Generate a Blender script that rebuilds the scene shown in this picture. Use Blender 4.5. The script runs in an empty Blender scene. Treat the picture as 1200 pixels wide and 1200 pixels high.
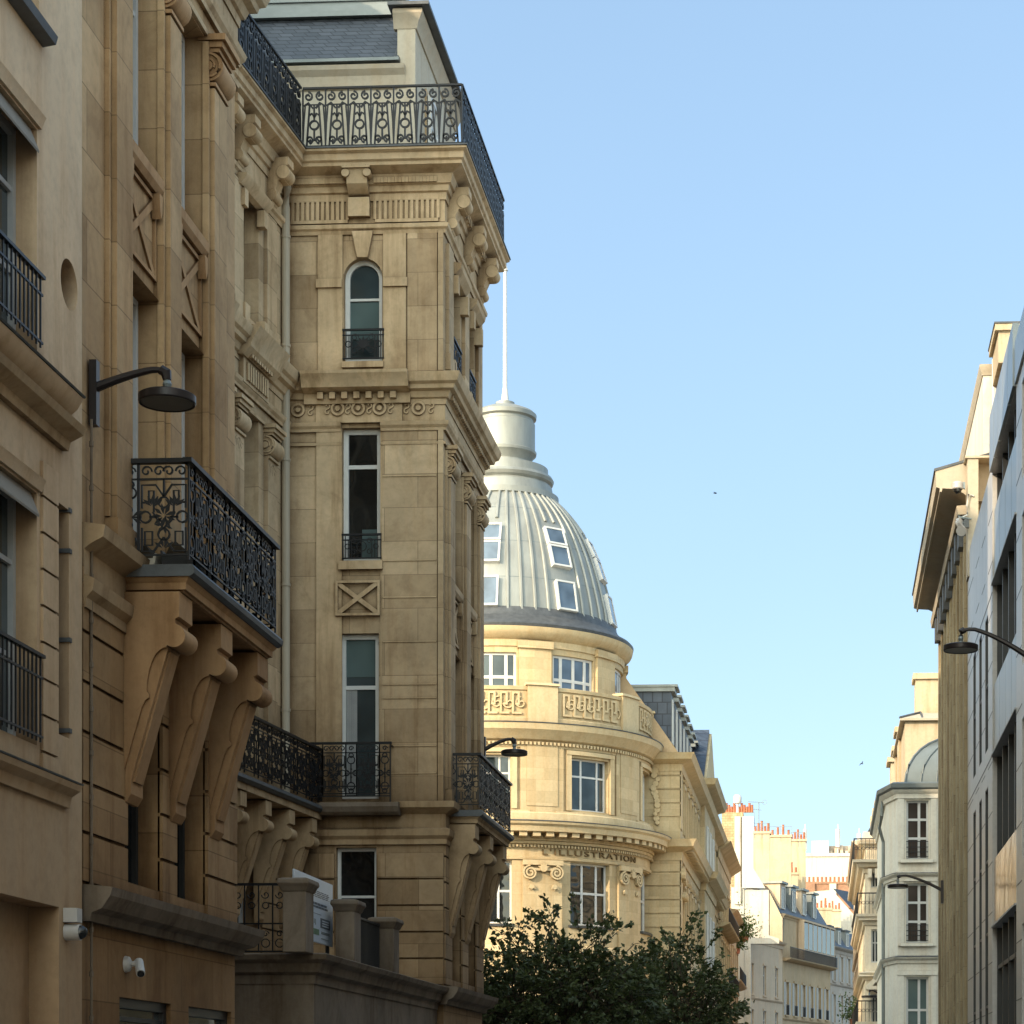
import bpy, bmesh, math, random
from math import sin, cos, tan, atan, atan2, pi, radians, sqrt, asin
from mathutils import Vector, Matrix
random.seed(7)
SC = bpy.context.scene
COL = SC.collection

# ------------------------------------------------------------------ camera survey
FPX, CXP, HY, VPX = 2600.0, 815.0, 1280.0, 965.0
TH = atan((VPX - CXP) / FPX)
EYE = 1.6
def ray(px, py=0):
    a = (px - CXP) / FPX; b = (HY - py) / FPX
    return (-sin(TH) + a * cos(TH), cos(TH) + a * sin(TH), b)
def dep(X, Y): return -X * sin(TH) + Y * cos(TH)
def zat(py, X, Y): return EYE + (HY - py) / FPX * dep(X, Y)
def yat(px, X): d = ray(px); return X / d[0] * d[1]
def xat(px, Y): d = ray(px); return Y / d[1] * d[0]

# ------------------------------------------------------------------ wall frames
class Fr:                      # flat wall: u along it, d outwards, z up
    def __init__(s, ox, oy, deg):
        a = radians(deg); s.o = (ox, oy); s.e = (cos(a), sin(a)); s.n = (sin(a), -cos(a))
    def P(s, u, d, z):
        return (s.o[0] + u * s.e[0] + d * s.n[0], s.o[1] + u * s.e[1] + d * s.n[1], z)
    def seg(s, u0, u1): return 1
    def nrm(s, u): return Vector((s.n[0], s.n[1], 0))
    def q(s, px, py=0):
        r = ray(px, py); den = r[0] * s.n[0] + r[1] * s.n[1]
        t = (s.o[0] * s.n[0] + s.o[1] * s.n[1]) / den
        x, y = r[0] * t, r[1] * t
        return ((x - s.o[0]) * s.e[0] + (y - s.o[1]) * s.e[1], zat(py, x, y))
class Cy:                      # round wall; u is arc length at radius r
    def __init__(s, cx, cy, r): s.c = (cx, cy); s.r = r
    def P(s, u, d, z):
        a = u / s.r; R = s.r + d
        return (s.c[0] + R * sin(a), s.c[1] - R * cos(a), z)
    def seg(s, u0, u1): return max(1, int(abs(u1 - u0) / s.r / radians(3) + .5))
    def nrm(s, u): return Vector((sin(u / s.r), -cos(u / s.r), 0))
    def a(s, deg): return s.r * radians(deg)

# ------------------------------------------------------------------ mesh builder
class MB:
    def __init__(s): s.v = []; s.f = []; s.m = []
    def add(s, vs, fs, mi=0):
        b = len(s.v); s.v += [tuple(v) for v in vs]; s.f += [tuple(b + i for i in f) for f in fs]; s.m += [mi] * len(fs)
    def loft(s, rings, closed=True, caps=True, loop=False, mi=0):
        n = len(rings[0]); vs = [p for r in rings for p in r]; fs = []
        R = len(rings)
        for k in range(R if loop else R - 1):
            k2 = (k + 1) % R
            for i in range(n if closed else n - 1):
                j = (i + 1) % n
                fs.append((k * n + i, k * n + j, k2 * n + j, k2 * n + i))
        if caps and closed and not loop:
            fs.append(tuple(range(n))[::-1]); fs.append(tuple((R - 1) * n + i for i in range(n)))
        s.add(vs, fs, mi)
    def prof(s, F, u0, u1, pr, mi=0):          # closed polygon (d,z) run along u
        n = F.seg(u0, u1)
        s.loft([[F.P(u0 + (u1 - u0) * k / n, d, z) for d, z in pr] for k in range(n + 1)], mi=mi)
    def box(s, F, u0, u1, d0, d1, z0, z1, mi=0):
        s.prof(F, u0, u1, [(d0, z0), (d1, z0), (d1, z1), (d0, z1)], mi)
    def extr(s, F, poly, d0, d1, mi=0):        # closed polygon (u,z) pushed out of the wall
        s.loft([[F.P(u, d0, z) for u, z in poly], [F.P(u, d1, z) for u, z in poly]], mi=mi)
    def sheet(s, F, u0, u1, d, z0, z1, mi=0):
        n = F.seg(u0, u1)
        s.loft([[F.P(u0 + (u1 - u0) * k / n, d, z) for z in (z0, z1)] for k in range(n + 1)], closed=False, caps=False, mi=mi)
    def sweep(s, path, pr, mi=0, closed=False):  # mouldings mitred round corners, outwards = right of travel
        P = [Vector((p[0], p[1])) for p in path]; N = len(P); rings = []
        for i in range(N):
            a = (P[i] - P[i - 1]).normalized() if (i > 0 or closed) else None
            b = (P[(i + 1) % N] - P[i]).normalized() if (i < N - 1 or closed) else None
            if a is None: a = b
            if b is None: b = a
            na = Vector((a.y, -a.x)); nb = Vector((b.y, -b.x)); m = (na + nb)
            m = m / max(.3, (1 + na.dot(nb)))
            rings.append([(P[i].x + m.x * o, P[i].y + m.y * o, z) for o, z in pr])
        s.loft(rings, loop=closed, mi=mi)
    def tube(s, pts, r, n=5, ref=None, closed=False, mi=0):
        P = [Vector(p) for p in pts]; N = len(P); rings = []
        for i in range(N):
            if closed: t = P[(i + 1) % N] - P[i - 1]
            else: t = P[min(i + 1, N - 1)] - P[max(i - 1, 0)]
            if t.length < 1e-9: t = Vector((0, 0, 1))
            t.normalize()
            rf = ref if ref is not None else (Vector((0, 0, 1)) if abs(t.z) < .9 else Vector((1, 0, 0)))
            sd = t.cross(rf)
            if sd.length < 1e-6: sd = t.cross(Vector((.3, .5, .8)))
            sd.normalize(); up = sd.cross(t); rr = r[i] if isinstance(r, (list, tuple)) else r
            rings.append([tuple(P[i] + (sd * cos(2 * pi * (k + .5) / n) + up * sin(2 * pi * (k + .5) / n)) * rr) for k in range(n)])
        s.loft(rings, loop=closed, mi=mi)
    def pl(s, F, d, pts, r, closed=False, n=4):  # bent bar lying in the wall plane
        um = sum(p[0] for p in pts) / len(pts)
        s.tube([F.P(u, d, z) for u, z in pts], r, n, ref=F.nrm(um), closed=closed)
    def circ(s, F, d, cu, cz, r, t, n=12): s.pl(F, d, [(cu + r * cos(2 * pi * k / n), cz + r * sin(2 * pi * k / n)) for k in range(n)], t, True)
    def spiral(s, F, d, cu, cz, r0, r1, a0, a1, t, n=14):
        s.pl(F, d, [(cu + (r0 + (r1 - r0) * k / n) * cos(a0 + (a1 - a0) * k / n), cz + (r0 + (r1 - r0) * k / n) * sin(a0 + (a1 - a0) * k / n)) for k in range(n + 1)], t)
    def disc(s, F, cu, cz, r, d0, d1, n=16, mi=0): s.extr(F, [(cu + r * cos(2 * pi * k / n), cz + r * sin(2 * pi * k / n)) for k in range(n)], d0, d1, mi)
    def cylu(s, F, u0, u1, cd, cz, r, n=20, mi=0): s.prof(F, u0, u1, [(cd + r * cos(2 * pi * k / n), cz + r * sin(2 * pi * k / n)) for k in range(n)], mi)
    def lathe(s, cx, cy, pr, n=48, a0=0, a1=2 * pi, mi=0):
        full = abs(a1 - a0 - 2 * pi) < 1e-6; m = n if full else n + 1
        s.loft([[(cx + r * sin(a0 + (a1 - a0) * k / n), cy - r * cos(a0 + (a1 - a0) * k / n), z) for r, z in pr] for k in range(m)], closed=False, caps=False, loop=full, mi=mi)
    def wall(s, F, u0, u1, z0, z1, holes=(), rev=.3, mi=0):
        us = {u0, u1}; zs = {z0, z1}
        for h in holes: us |= {max(u0, h[0]), min(u1, h[1])}; zs |= {max(z0, h[2]), min(z1, h[3])}
        us = sorted(us); zs = sorted(zs)
        uu = []
        for a, b in zip(us, us[1:]):
            n = F.seg(a, b); uu += [a + (b - a) * k / n for k in range(n)]
        uu.append(us[-1])
        for a, b in zip(uu, uu[1:]):
            for c, d in zip(zs, zs[1:]):
                um, zm = (a + b) / 2, (c + d) / 2
                if any(h[0] < um < h[1] and h[2] < zm < h[3] for h in holes): continue
                s.add([F.P(a, 0, c), F.P(b, 0, c), F.P(b, 0, d), F.P(a, 0, d)], [(0, 1, 2, 3)], mi)
        for h in holes:
            a, b, c, d = h[:4]; arch = len(h) > 4; r = (b - a) / 2; um = (a + b) / 2; sp = d - r if arch else d
            for u in (a, b): s.add([F.P(u, 0, c), F.P(u, -rev, c), F.P(u, -rev, sp), F.P(u, 0, sp)], [(0, 1, 2, 3)], mi)
            n = F.seg(a, b)
            for k in range(n):
                x0, x1 = a + (b - a) * k / n, a + (b - a) * (k + 1) / n
                for z in ((c,) if arch else (c, d)): s.add([F.P(x0, 0, z), F.P(x1, 0, z), F.P(x1, -rev, z), F.P(x0, -rev, z)], [(0, 1, 2, 3)], mi)
            if arch:
                arc = [(um + r * cos(pi * k / 12), sp + r * sin(pi * k / 12)) for k in range(13)]
                s.loft([[F.P(u, 0, z) for u, z in arc], [F.P(u, -rev, z) for u, z in arc]], closed=False, caps=False, mi=mi)
                for k in range(12):
                    (ua, za), (ub, zb) = arc[k], arc[k + 1]
                    s.add([F.P(ua, 0, za), F.P(ua, 0, d), F.P(ub, 0, d), F.P(ub, 0, zb)], [(0, 1, 2, 3)], mi)
    def core(s, X0, X1, Y0, Y1, z0, z1, mi=0):
        vs = [(x, y, z) for z in (z0, z1) for x, y in ((X0, Y0), (X1, Y0), (X1, Y1), (X0, Y1))]
        s.add(vs, [(0, 3, 2, 1), (4, 5, 6, 7), (0, 1, 5, 4), (1, 2, 6, 5), (2, 3, 7, 6), (3, 0, 4, 7)], mi)
    def poly(s, pts, mi=0): s.add(pts, [tuple(range(len(pts)))], mi)

ORG = {}
def thing(name, label, cat, loc=(0, 0, 0), group=None):
    o = bpy.data.objects.new(name, None); COL.objects.link(o); o.location = loc
    o['label'] = label; o['category'] = cat
    if group: o['group'] = group
    o.empty_display_size = .3; ORG[o] = Vector(loc); return o
KEEP = {'wall', 'crown', 'foliage', 'railing', 'lettering', 'roof_railing', 'window_row', 'pane', 'trunk'}
def obj(name, mb, mat, parent=None, label=None, cat=None, group=None, kind=None, loc=None, smooth=True, ang=24, bevel=0):
    """link the collected shapes as one object; shapes standing well apart from each other become objects of their own"""
    o0 = ORG[parent] if parent is not None else Vector(loc or (0, 0, 0))
    mats = mat if isinstance(mat, (list, tuple)) else [mat]
    key = {}; rep = []; V = []
    for v in mb.v:
        k = (round(v[0] / 4e-4), round(v[1] / 4e-4), round(v[2] / 4e-4))
        if k not in key: key[k] = len(V); V.append(v)
        rep.append(key[k])
    par = list(range(len(V)))
    def find(i):
        while par[i] != i: par[i] = par[par[i]]; i = par[i]
        return i
    F = []
    for f, mi in zip(mb.f, mb.m):
        g = []
        for i in f:
            j = rep[i]
            if not g or (g[-1] != j): g.append(j)
        if len(g) > 1 and g[0] == g[-1]: g.pop()
        if len(set(g)) < 3 or len(set(g)) != len(g): continue
        F.append((tuple(g), mi))
        for j in g[1:]: par[find(j)] = find(g[0])
    groups = None
    if parent is not None and name not in KEEP and len(F) < 20000:
        isl = {}
        for f, mi in F: isl.setdefault(find(f[0]), []).append((f, mi))
        if 1 < len(isl) <= 260:
            ids = list(isl); bb = []
            for r in ids:
                vs = [V[j] for f, _ in isl[r] for j in f]
                bb.append(([min(v[k] for v in vs) for k in range(3)], [max(v[k] for v in vs) for k in range(3)]))
            sz = [max(h[k] - l[k] for k in range(3)) for l, h in bb]; q = list(range(len(ids)))
            def fq(i):
                while q[i] != i: q[i] = q[q[i]]; i = q[i]
                return i
            for i in range(len(ids)):
                for j in range(i):
                    if fq(i) == fq(j): continue
                    g2 = sum(max(0, bb[i][0][k] - bb[j][1][k], bb[j][0][k] - bb[i][1][k]) ** 2 for k in range(3))
                    if g2 <= max(.02, .49 * max(sz[i], sz[j])) ** 2: q[fq(i)] = fq(j)
            cl = {}
            for i, r in enumerate(ids): cl.setdefault(fq(i), []).extend(isl[r])
            if 1 < len(cl) <= 60: groups = list(cl.values())
    if groups is None: groups = [F]
    first = None
    for G in groups:
        used = {}; vv = []
        ff = []
        for f, _ in G:
            for j in f:
                if j not in used: used[j] = len(vv); v = V[j]; vv.append((v[0] - o0.x, v[1] - o0.y, v[2] - o0.z))
            ff.append([used[j] for j in f])
        me = bpy.data.meshes.new(name); me.from_pydata(vv, [], ff)
        for m in mats: me.materials.append(m)
        if len(mats) > 1: me.polygons.foreach_set('material_index', [mi for _, mi in G])
        bm = bmesh.new(); bm.from_mesh(me); bmesh.ops.recalc_face_normals(bm, faces=bm.faces); bm.to_mesh(me); bm.free()
        if smooth:
            me.polygons.foreach_set('use_smooth', [True] * len(me.polygons)); me.set_sharp_from_angle(angle=radians(ang))
        o = bpy.data.objects.new(name, me); COL.objects.link(o)
        if parent is not None: o.parent = parent
        else: o.location = o0
        ORG[o] = o0
        if label: o['label'] = label
        if cat: o['category'] = cat
        if group: o['group'] = group
        if kind: o['kind'] = kind
        if bevel:
            b = o.modifiers.new('Bevel', 'BEVEL'); b.width = bevel; b.segments = 2; b.limit_method = 'ANGLE'; b.angle_limit = radians(40)
        first = first or o
    return first

# ------------------------------------------------------------------ materials
def nt(name):
    m = bpy.data.materials.new(name); m.use_nodes = True; t = m.node_tree
    return m, t, t.nodes['Principled BSDF']
def N(t, ty, **k):
    n = t.nodes.new(ty)
    for a, b in k.items():
        if a in n.inputs: n.inputs[a].default_value = b
        else: setattr(n, a, b)
    return n
def L(t, a, b): t.links.new(a, b)
def mixc(t, a, b, fac, bt='MIX'):
    n = t.nodes.new('ShaderNodeMix'); n.data_type = 'RGBA'; n.blend_type = bt
    for sck, val in ((n.inputs[0], fac), (n.inputs[6], a), (n.inputs[7], b)):
        if hasattr(val, 'links'): L(t, val, sck)
        else: sck.default_value = val if not isinstance(val, tuple) else (*val, 1)[:4]
    return n.outputs[2]
def ramp(t, src, a, b, ca=(0, 0, 0), cb=(1, 1, 1)):
    n = t.nodes.new('ShaderNodeValToRGB'); e = n.color_ramp.elements
    e[0].position = a; e[1].position = b; e[0].color = (*ca, 1); e[1].color = (*cb, 1)
    L(t, src, n.inputs[0]); return n.outputs[0]
def wpos(t, su=1, sz=1):
    g = N(t, 'ShaderNodeNewGeometry'); mp = N(t, 'ShaderNodeMapping'); mp.inputs['Scale'].default_value = (su, su, sz)
    L(t, g.outputs['Position'], mp.inputs['Vector']); return mp.outputs[0]
def uz(t):
    g = N(t, 'ShaderNodeNewGeometry'); s = N(t, 'ShaderNodeSeparateXYZ'); L(t, g.outputs['Position'], s.inputs[0])
    a = N(t, 'ShaderNodeMath', operation='ADD'); L(t, s.outputs[0], a.inputs[0]); L(t, s.outputs[1], a.inputs[1])
    c = N(t, 'ShaderNodeCombineXYZ'); L(t, a.outputs[0], c.inputs[0]); L(t, s.outputs[2], c.inputs[1]); return c.outputs[0]
def stone(name, col, joint=None, var=.12, crease_dark=.55, streak=.25, rough=.85, bump=.25, warm=(1.1, .95, .78), ao=.5, mort=.45, low=None, blk=(.80, .78, .75)):
    m, t, b = nt(name)
    n1 = N(t, 'ShaderNodeTexNoise', Scale=.55, Detail=6.0, Roughness=.6); L(t, wpos(t), n1.inputs['Vector'])
    n2 = N(t, 'ShaderNodeTexNoise', Scale=9.0, Detail=8.0, Roughness=.7); L(t, wpos(t), n2.inputs['Vector'])
    n3 = N(t, 'ShaderNodeTexNoise', Scale=1.0, Detail=5.0, Roughness=.65); L(t, wpos(t, 2.6, .22), n3.inputs['Vector'])
    c = mixc(t, tuple(x * (1 - var * 1.3) for x in col), tuple(min(.9, x * (1 + var)) * w for x, w in zip(col, (1, 1, 1))), ramp(t, n1.outputs[0], .3, .7))
    c = mixc(t, c, tuple(x * w for x, w in zip(col, warm)), ramp(t, n3.outputs[0], .45, .75, (0, 0, 0), (.55, .55, .55)))
    n4 = N(t, 'ShaderNodeTexNoise', Scale=1.7, Detail=7.0, Roughness=.7, Distortion=.6); L(t, wpos(t, 1, .8), n4.inputs['Vector'])
    c = mixc(t, c, (.60, .55, .50), ramp(t, n4.outputs[0], .48, .70, (0, 0, 0), (var * 3.2,) * 3), 'MULTIPLY')
    c = mixc(t, c, (.62, .6, .58), ramp(t, n2.outputs[0], .45, .8, (0, 0, 0), (.45, .45, .45)), 'MULTIPLY')
    c = mixc(t, c, (.30, .27, .24), ramp(t, n3.outputs[0], .52, .78, (0, 0, 0), (streak,) * 3), 'MULTIPLY')
    hgt = n2.outputs[0]
    if joint:
        br = N(t, 'ShaderNodeTexBrick'); L(t, uz(t), br.inputs['Vector'])
        br.inputs['Scale'].default_value = 1; br.inputs['Brick Width'].default_value = joint[0]; br.inputs['Row Height'].default_value = joint[1]
        br.inputs['Mortar Size'].default_value = joint[2] if len(joint) > 2 else .007; br.inputs['Mortar Smooth'].default_value = .3
        br.inputs['Color1'].default_value = (1, 1, 1, 1); br.inputs['Color2'].default_value = (*blk, 1); br.inputs['Mortar'].default_value = (mort, mort * .95, mort * .9, 1)
        c = mixc(t, c, br.outputs['Color'], .9, 'MULTIPLY')
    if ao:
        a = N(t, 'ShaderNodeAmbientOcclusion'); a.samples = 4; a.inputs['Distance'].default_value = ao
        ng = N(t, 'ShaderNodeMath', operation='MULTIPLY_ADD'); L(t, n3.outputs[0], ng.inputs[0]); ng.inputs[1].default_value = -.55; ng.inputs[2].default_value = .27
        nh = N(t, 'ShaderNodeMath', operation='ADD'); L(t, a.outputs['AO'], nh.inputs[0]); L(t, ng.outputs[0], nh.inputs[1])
        c = mixc(t, c, (.17, .135, .105), ramp(t, nh.outputs[0], .22, .86, (crease_dark,) * 3, (0, 0, 0)), 'MULTIPLY')  # darker in creases and recesses, broken up by the streak noise
    if low:  # walls darken downwards: street shade put into the colour
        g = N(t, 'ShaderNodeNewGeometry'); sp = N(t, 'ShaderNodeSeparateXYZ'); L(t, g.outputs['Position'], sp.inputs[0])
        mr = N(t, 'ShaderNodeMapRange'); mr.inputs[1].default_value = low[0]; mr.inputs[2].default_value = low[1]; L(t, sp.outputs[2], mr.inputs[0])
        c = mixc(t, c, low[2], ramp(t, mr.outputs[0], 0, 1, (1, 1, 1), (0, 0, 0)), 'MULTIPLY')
    L(t, c, b.inputs['Base Color']); b.inputs['Roughness'].default_value = rough
    b.inputs['Specular IOR Level'].default_value = .25
    bp = N(t, 'ShaderNodeBump'); bp.inputs['Strength'].default_value = bump; bp.inputs['Distance'].default_value = .02
    L(t, hgt, bp.inputs['Height']); L(t, bp.outputs[0], b.inputs['Normal'])
    return m
def plain(name, col, rough=.6, metal=0, noise=.12, scale=3.0, spec=.4, bump=0, zs=1):
    m, t, b = nt(name)
    n1 = N(t, 'ShaderNodeTexNoise', Scale=scale, Detail=5.0, Roughness=.65); L(t, wpos(t, 1, zs), n1.inputs['Vector'])
    c = mixc(t, tuple(x * (1 - noise) for x in col), tuple(min(1, x * (1 + noise)) for x in col), ramp(t, n1.outputs[0], .3, .7))
    L(t, c, b.inputs['Base Color']); b.inputs['Roughness'].default_value = rough; b.inputs['Metallic'].default_value = metal
    b.inputs['Specular IOR Level'].default_value = spec
    if bump:
        bp = N(t, 'ShaderNodeBump'); bp.inputs['Strength'].default_value = bump; bp.inputs['Distance'].default_value = .02
        L(t, n1.outputs[0], bp.inputs['Height']); L(t, bp.outputs[0], b.inputs['Normal'])
    return m
def glass(name, col, rough=.06, spec=.8, wob=.03, vary=.5, metal=0):
    m, t, b = nt(name)
    n1 = N(t, 'ShaderNodeTexNoise', Scale=.9, Detail=2.0); L(t, wpos(t), n1.inputs['Vector'])
    c = mixc(t, tuple(x * (1 - vary) for x in col), tuple(x * (1 + vary) for x in col), ramp(t, n1.outputs[0], .35, .65))
    L(t, c, b.inputs['Base Color']); b.inputs['Roughness'].default_value = rough; b.inputs['Specular IOR Level'].default_value = spec; b.inputs['Metallic'].default_value = metal
    n2 = N(t, 'ShaderNodeTexNoise', Scale=1.3, Detail=1.0); L(t, wpos(t), n2.inputs['Vector'])
    bp = N(t, 'ShaderNodeBump'); bp.inputs['Strength'].default_value = wob; bp.inputs['Distance'].default_value = .3
    L(t, n2.outputs[0], bp.inputs['Height']); L(t, bp.outputs[0], b.inputs['Normal'])
    return m
def tiles(name, c1, c2, mort, w, h, ms=.012, rough=.5, slope=1.0):
    m, t, b = nt(name); br = N(t, 'ShaderNodeTexBrick'); L(t, uz(t), br.inputs['Vector'])
    br.inputs['Scale'].default_value = 1; br.inputs['Brick Width'].default_value = w; br.inputs['Row Height'].default_value = h; br.inputs['Mortar Size'].default_value = ms
    br.inputs['Color1'].default_value = (*c1, 1); br.inputs['Color2'].default_value = (*c2, 1); br.inputs['Mortar'].default_value = (*mort, 1); br.inputs['Bias'].default_value = -.2
    n1 = N(t, 'ShaderNodeTexNoise', Scale=2.0, Detail=6.0); L(t, wpos(t), n1.inputs['Vector'])
    c = mixc(t, br.outputs['Color'], (.55, .55, .55), ramp(t, n1.outputs[0], .4, .75, (0, 0, 0), (.6, .6, .6)), 'MULTIPLY')
    L(t, c, b.inputs['Base Color']); b.inputs['Roughness'].default_value = rough
    bp = N(t, 'ShaderNodeBump'); bp.inputs['Strength'].default_value = .5; bp.inputs['Distance'].default_value = .015
    inv = N(t, 'ShaderNodeMath', operation='SUBTRACT'); inv.inputs[0].default_value = 1; L(t, br.outputs['Fac'], inv.inputs[1])
    L(t, inv.outputs[0], bp.inputs['Height']); L(t, bp.outputs[0], b.inputs['Normal'])
    return m

LOW_SHADE = (1.5, 12.0, (.42, .34, .265))  # dimness near street level, painted into the stone
M = dict(
    lime=stone('limestone', (.75, .56, .35), (1.25, .62), crease_dark=.85, streak=.75, low=LOW_SHADE, blk=(.64, .61, .58), var=.19),
    limeS=stone('limestone_carved', (.72, .535, .33), None, crease_dark=.93, streak=.8, low=LOW_SHADE, ao=.45, var=.19),
    limeD=stone('limestone_sooty', (.22, .17, .125), None, crease_dark=.85, streak=.8, var=.25),
    limeB=stone('limestone_warm', (.62, .385, .20), None, crease_dark=.93, streak=.55, low=(2.0, 9.0, (.46, .39, .33)), ao=.9),
    limeW=stone('limestone_warm_ashlar', (.78, .525, .29), (1.25, .62), crease_dark=.85, streak=.6, low=LOW_SHADE, blk=(.68, .64, .59), var=.18),
    plaster=stone('plaster', (.85, .635, .42), None, var=.08, crease_dark=.7, streak=.4, bump=.12, low=(1.5, 10.0, (.52, .44, .37)), ao=.7),
    gold=stone('golden_stone', (.70, .55, .33), (1.1, .55), crease_dark=.5, streak=.2, ao=.7, var=.06, mort=.7),
    goldS=stone('golden_stone_carved', (.70, .55, .33), None, crease_dark=.55, streak=.25, ao=.7, var=.08),
    cream=stone('cream_render', (.78, .60, .42), None, crease_dark=.35, streak=.15, ao=1.0, var=.05),
    cream2=stone('ochre_render', (.66, .48, .29), None, crease_dark=.45, streak=.2, ao=1.0, var=.08),
    greyr=stone('grey_render', (.60, .51, .42), None, crease_dark=.4, streak=.2, ao=1.0, var=.08),
    white=stone('white_render', (.86, .81, .69), None, crease_dark=.45, streak=.22, ao=.6, var=.05, bump=.08),
    letter=stone('shadow_toned_letter_stone', (.24, .165, .08), None, crease_dark=.5, streak=.2, ao=.3),  # shadow of the letter relief put into a darker stone colour
    lit=stone('pale_cream_stone', (.84, .74, .57), None, crease_dark=.4, streak=.15, ao=.7, var=.06),
    bright=stone('bright_render', (.66, .63, .55), None, crease_dark=.45, streak=.35, ao=.8, var=.04, bump=.08),
    attic=stone('attic_render', (.60, .54, .43), None, crease_dark=.5, streak=.25, ao=.6, var=.05),
    ribbed=stone('ribbed_concrete', (.52, .435, .28), (.6, .75, .006), crease_dark=.6, streak=.6, ao=.5, var=.14),
    panel=stone('grey_stone_panel', (.58, .56, .535), None, crease_dark=.4, streak=.25, ao=.4, var=.08, bump=.05, rough=.3, warm=(1, 1, 1)),
    soffit=stone('beige_soffit', (.56, .49, .38), None, crease_dark=.3, streak=.1, ao=.4, var=.05),
    rubble=stone('rubble_chimney', (.62, .47, .28), (.4, .22, .02), crease_dark=.4, streak=.2, ao=.5, var=.2),
    chim=stone('chimney_render', (.62, .51, .35), None, crease_dark=.5, streak=.5, ao=.5, var=.08),
    brick=tiles('brick', (.42, .17, .08), (.33, .14, .07), (.4, .3, .22), .22, .075, .012, .85),
    zinc=plain('zinc', (.20, .225, .225), .42, .35, .16, 1.2, .5, .12),
    zincL=plain('zinc_pale', (.30, .31, .29), .5, .3, .22, 1.1, .45, .15, .25),
    slate=tiles('slate', (.050, .056, .066), (.085, .092, .105), (.016, .017, .02), .26, .125, .012, .42),
    slateB=tiles('slate_blue', (.05, .066, .095), (.085, .105, .14), (.025, .03, .045), .5, .6, .03, .5),
    lead=plain('lead_flashing', (.10, .105, .11), .5, .3, .3, 3, .4),
    iron=plain('black_iron', (.014, .014, .016), .45, .2, .2, 8, .45),
    lampi=plain('lamp_paint', (.022, .016, .016), .38, .3, .2, 6, .5),
    wpaint=plain('white_paint', (.70, .69, .66), .45, 0, .06, 4, .4),
    gpaint=plain('grey_paint', (.42, .42, .41), .45, 0, .08, 4, .4),
    pipe=plain('pipe_paint', (.46, .39, .29), .5, 0, .15, 2, .4, 0, .2),
    dkframe=plain('dark_frame', (.03, .032, .035), .4, .3, .15, 5, .5),
    glass=glass('window_glass', (.012, .014, .015), .04, .7, .12),
    teal=glass('blind_glass', (.085, .125, .125), .1, .6, .02, .25),
    tealD=glass('shaded_glass', (.035, .05, .055), .06, .7, .03, .5),
    brown=glass('curtain_glass', (.05, .035, .03), .1, .6, .03, .3),
    skyg=glass('skylight_glass', (.10, .14, .19), .06, .9, .02, .3),
    spand=glass('spandrel_glass', (.30, .325, .325), .28, .4, .02, .12, .1),
    sunrefl=glass('sun_reflection_glass', (.62, .36, .17), .14, .9, .03, .15, .35),  # sunlit reflection put into the glass as a warm tint
    dkglass=glass('facade_glass', (.045, .05, .055), .08, .8, .02, .15),
    shade=plain('lamp_glass', (.10, .10, .095), .3, 0, .1, 5, .5),
    pot=plain('terracotta', (.42, .15, .08), .8, 0, .25, 6),
    cctv=plain('camera_plastic', (.52, .49, .46), .4, 0, .06, 6, .5),
    grey=plain('grey_metal', (.22, .25, .25), .4, .3, .1, 6, .5),
    blackp=plain('black_plastic', (.012, .012, .012), .25, 0, .1, 6, .6),
    sign=plain('sign_board', (.60, .65, .72), .35, 0, .04, 2, .5),
    ink=plain('sign_ink', (.10, .11, .13), .5, 0, .1, 6),
    inkg=plain('sign_green', (.16, .24, .15), .5, 0, .1, 6),
    bark=plain('bark', (.06, .045, .03), .9, 0, .3, 8, .2, .5, .3),
    asphalt=plain('asphalt', (.05, .05, .052), .85, 0, .2, 12, .3, .3),
    paving=plain('paving', (.20, .19, .18), .85, 0, .15, 5, .3, .2),
    kerb=plain('granite_kerb', (.28, .27, .26), .8, 0, .15, 5, .3, .2),
    paintw=plain('road_paint', (.75, .75, .72), .7, 0, .1, 9),
    inside=plain('interior', (.03, .028, .025), .9),
    shutter=plain('shutter_paint', (.52, .50, .46), .6, 0, .08, 4),
    awn=plain('canvas_blind', (.30, .27, .23), .9, 0, .1, 4),
)
def leafmat(name, c1, c2):
    m, t, b = nt(name)
    r = N(t, 'ShaderNodeObjectInfo'); n = N(t, 'ShaderNodeTexNoise', Scale=1.1, Detail=3.0); L(t, wpos(t), n.inputs['Vector'])
    n2 = N(t, 'ShaderNodeTexNoise', Scale=14.0, Detail=1.0); L(t, wpos(t), n2.inputs['Vector'])
    c = mixc(t, c1, c2, ramp(t, n.outputs[0], .35, .68)); c = mixc(t, c, tuple(x * 1.9 for x in c2), ramp(t, n2.outputs[0], .5, .85, (0, 0, 0), (.6, .6, .6)))
    L(t, c, b.inputs['Base Color']); b.inputs['Roughness'].default_value = .5; b.inputs['Specular IOR Level'].default_value = .35
    b.inputs['Transmission Weight'].default_value = 0
    tr = N(t, 'ShaderNodeBsdfTranslucent'); L(t, c, tr.inputs[0]); mx = N(t, 'ShaderNodeMixShader'); mx.inputs[0].default_value = .25
    out = t.nodes['Material Output']; L(t, b.outputs[0], mx.inputs[1]); L(t, tr.outputs[0], mx.inputs[2]); L(t, mx.outputs[0], out.inputs[0])
    return m
M['leaf'] = leafmat('leaf', (.034, .046, .015), (.07, .086, .028))
M['leaf2'] = leafmat('leaf_light', (.06, .09, .02), (.10, .14, .03))

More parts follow.
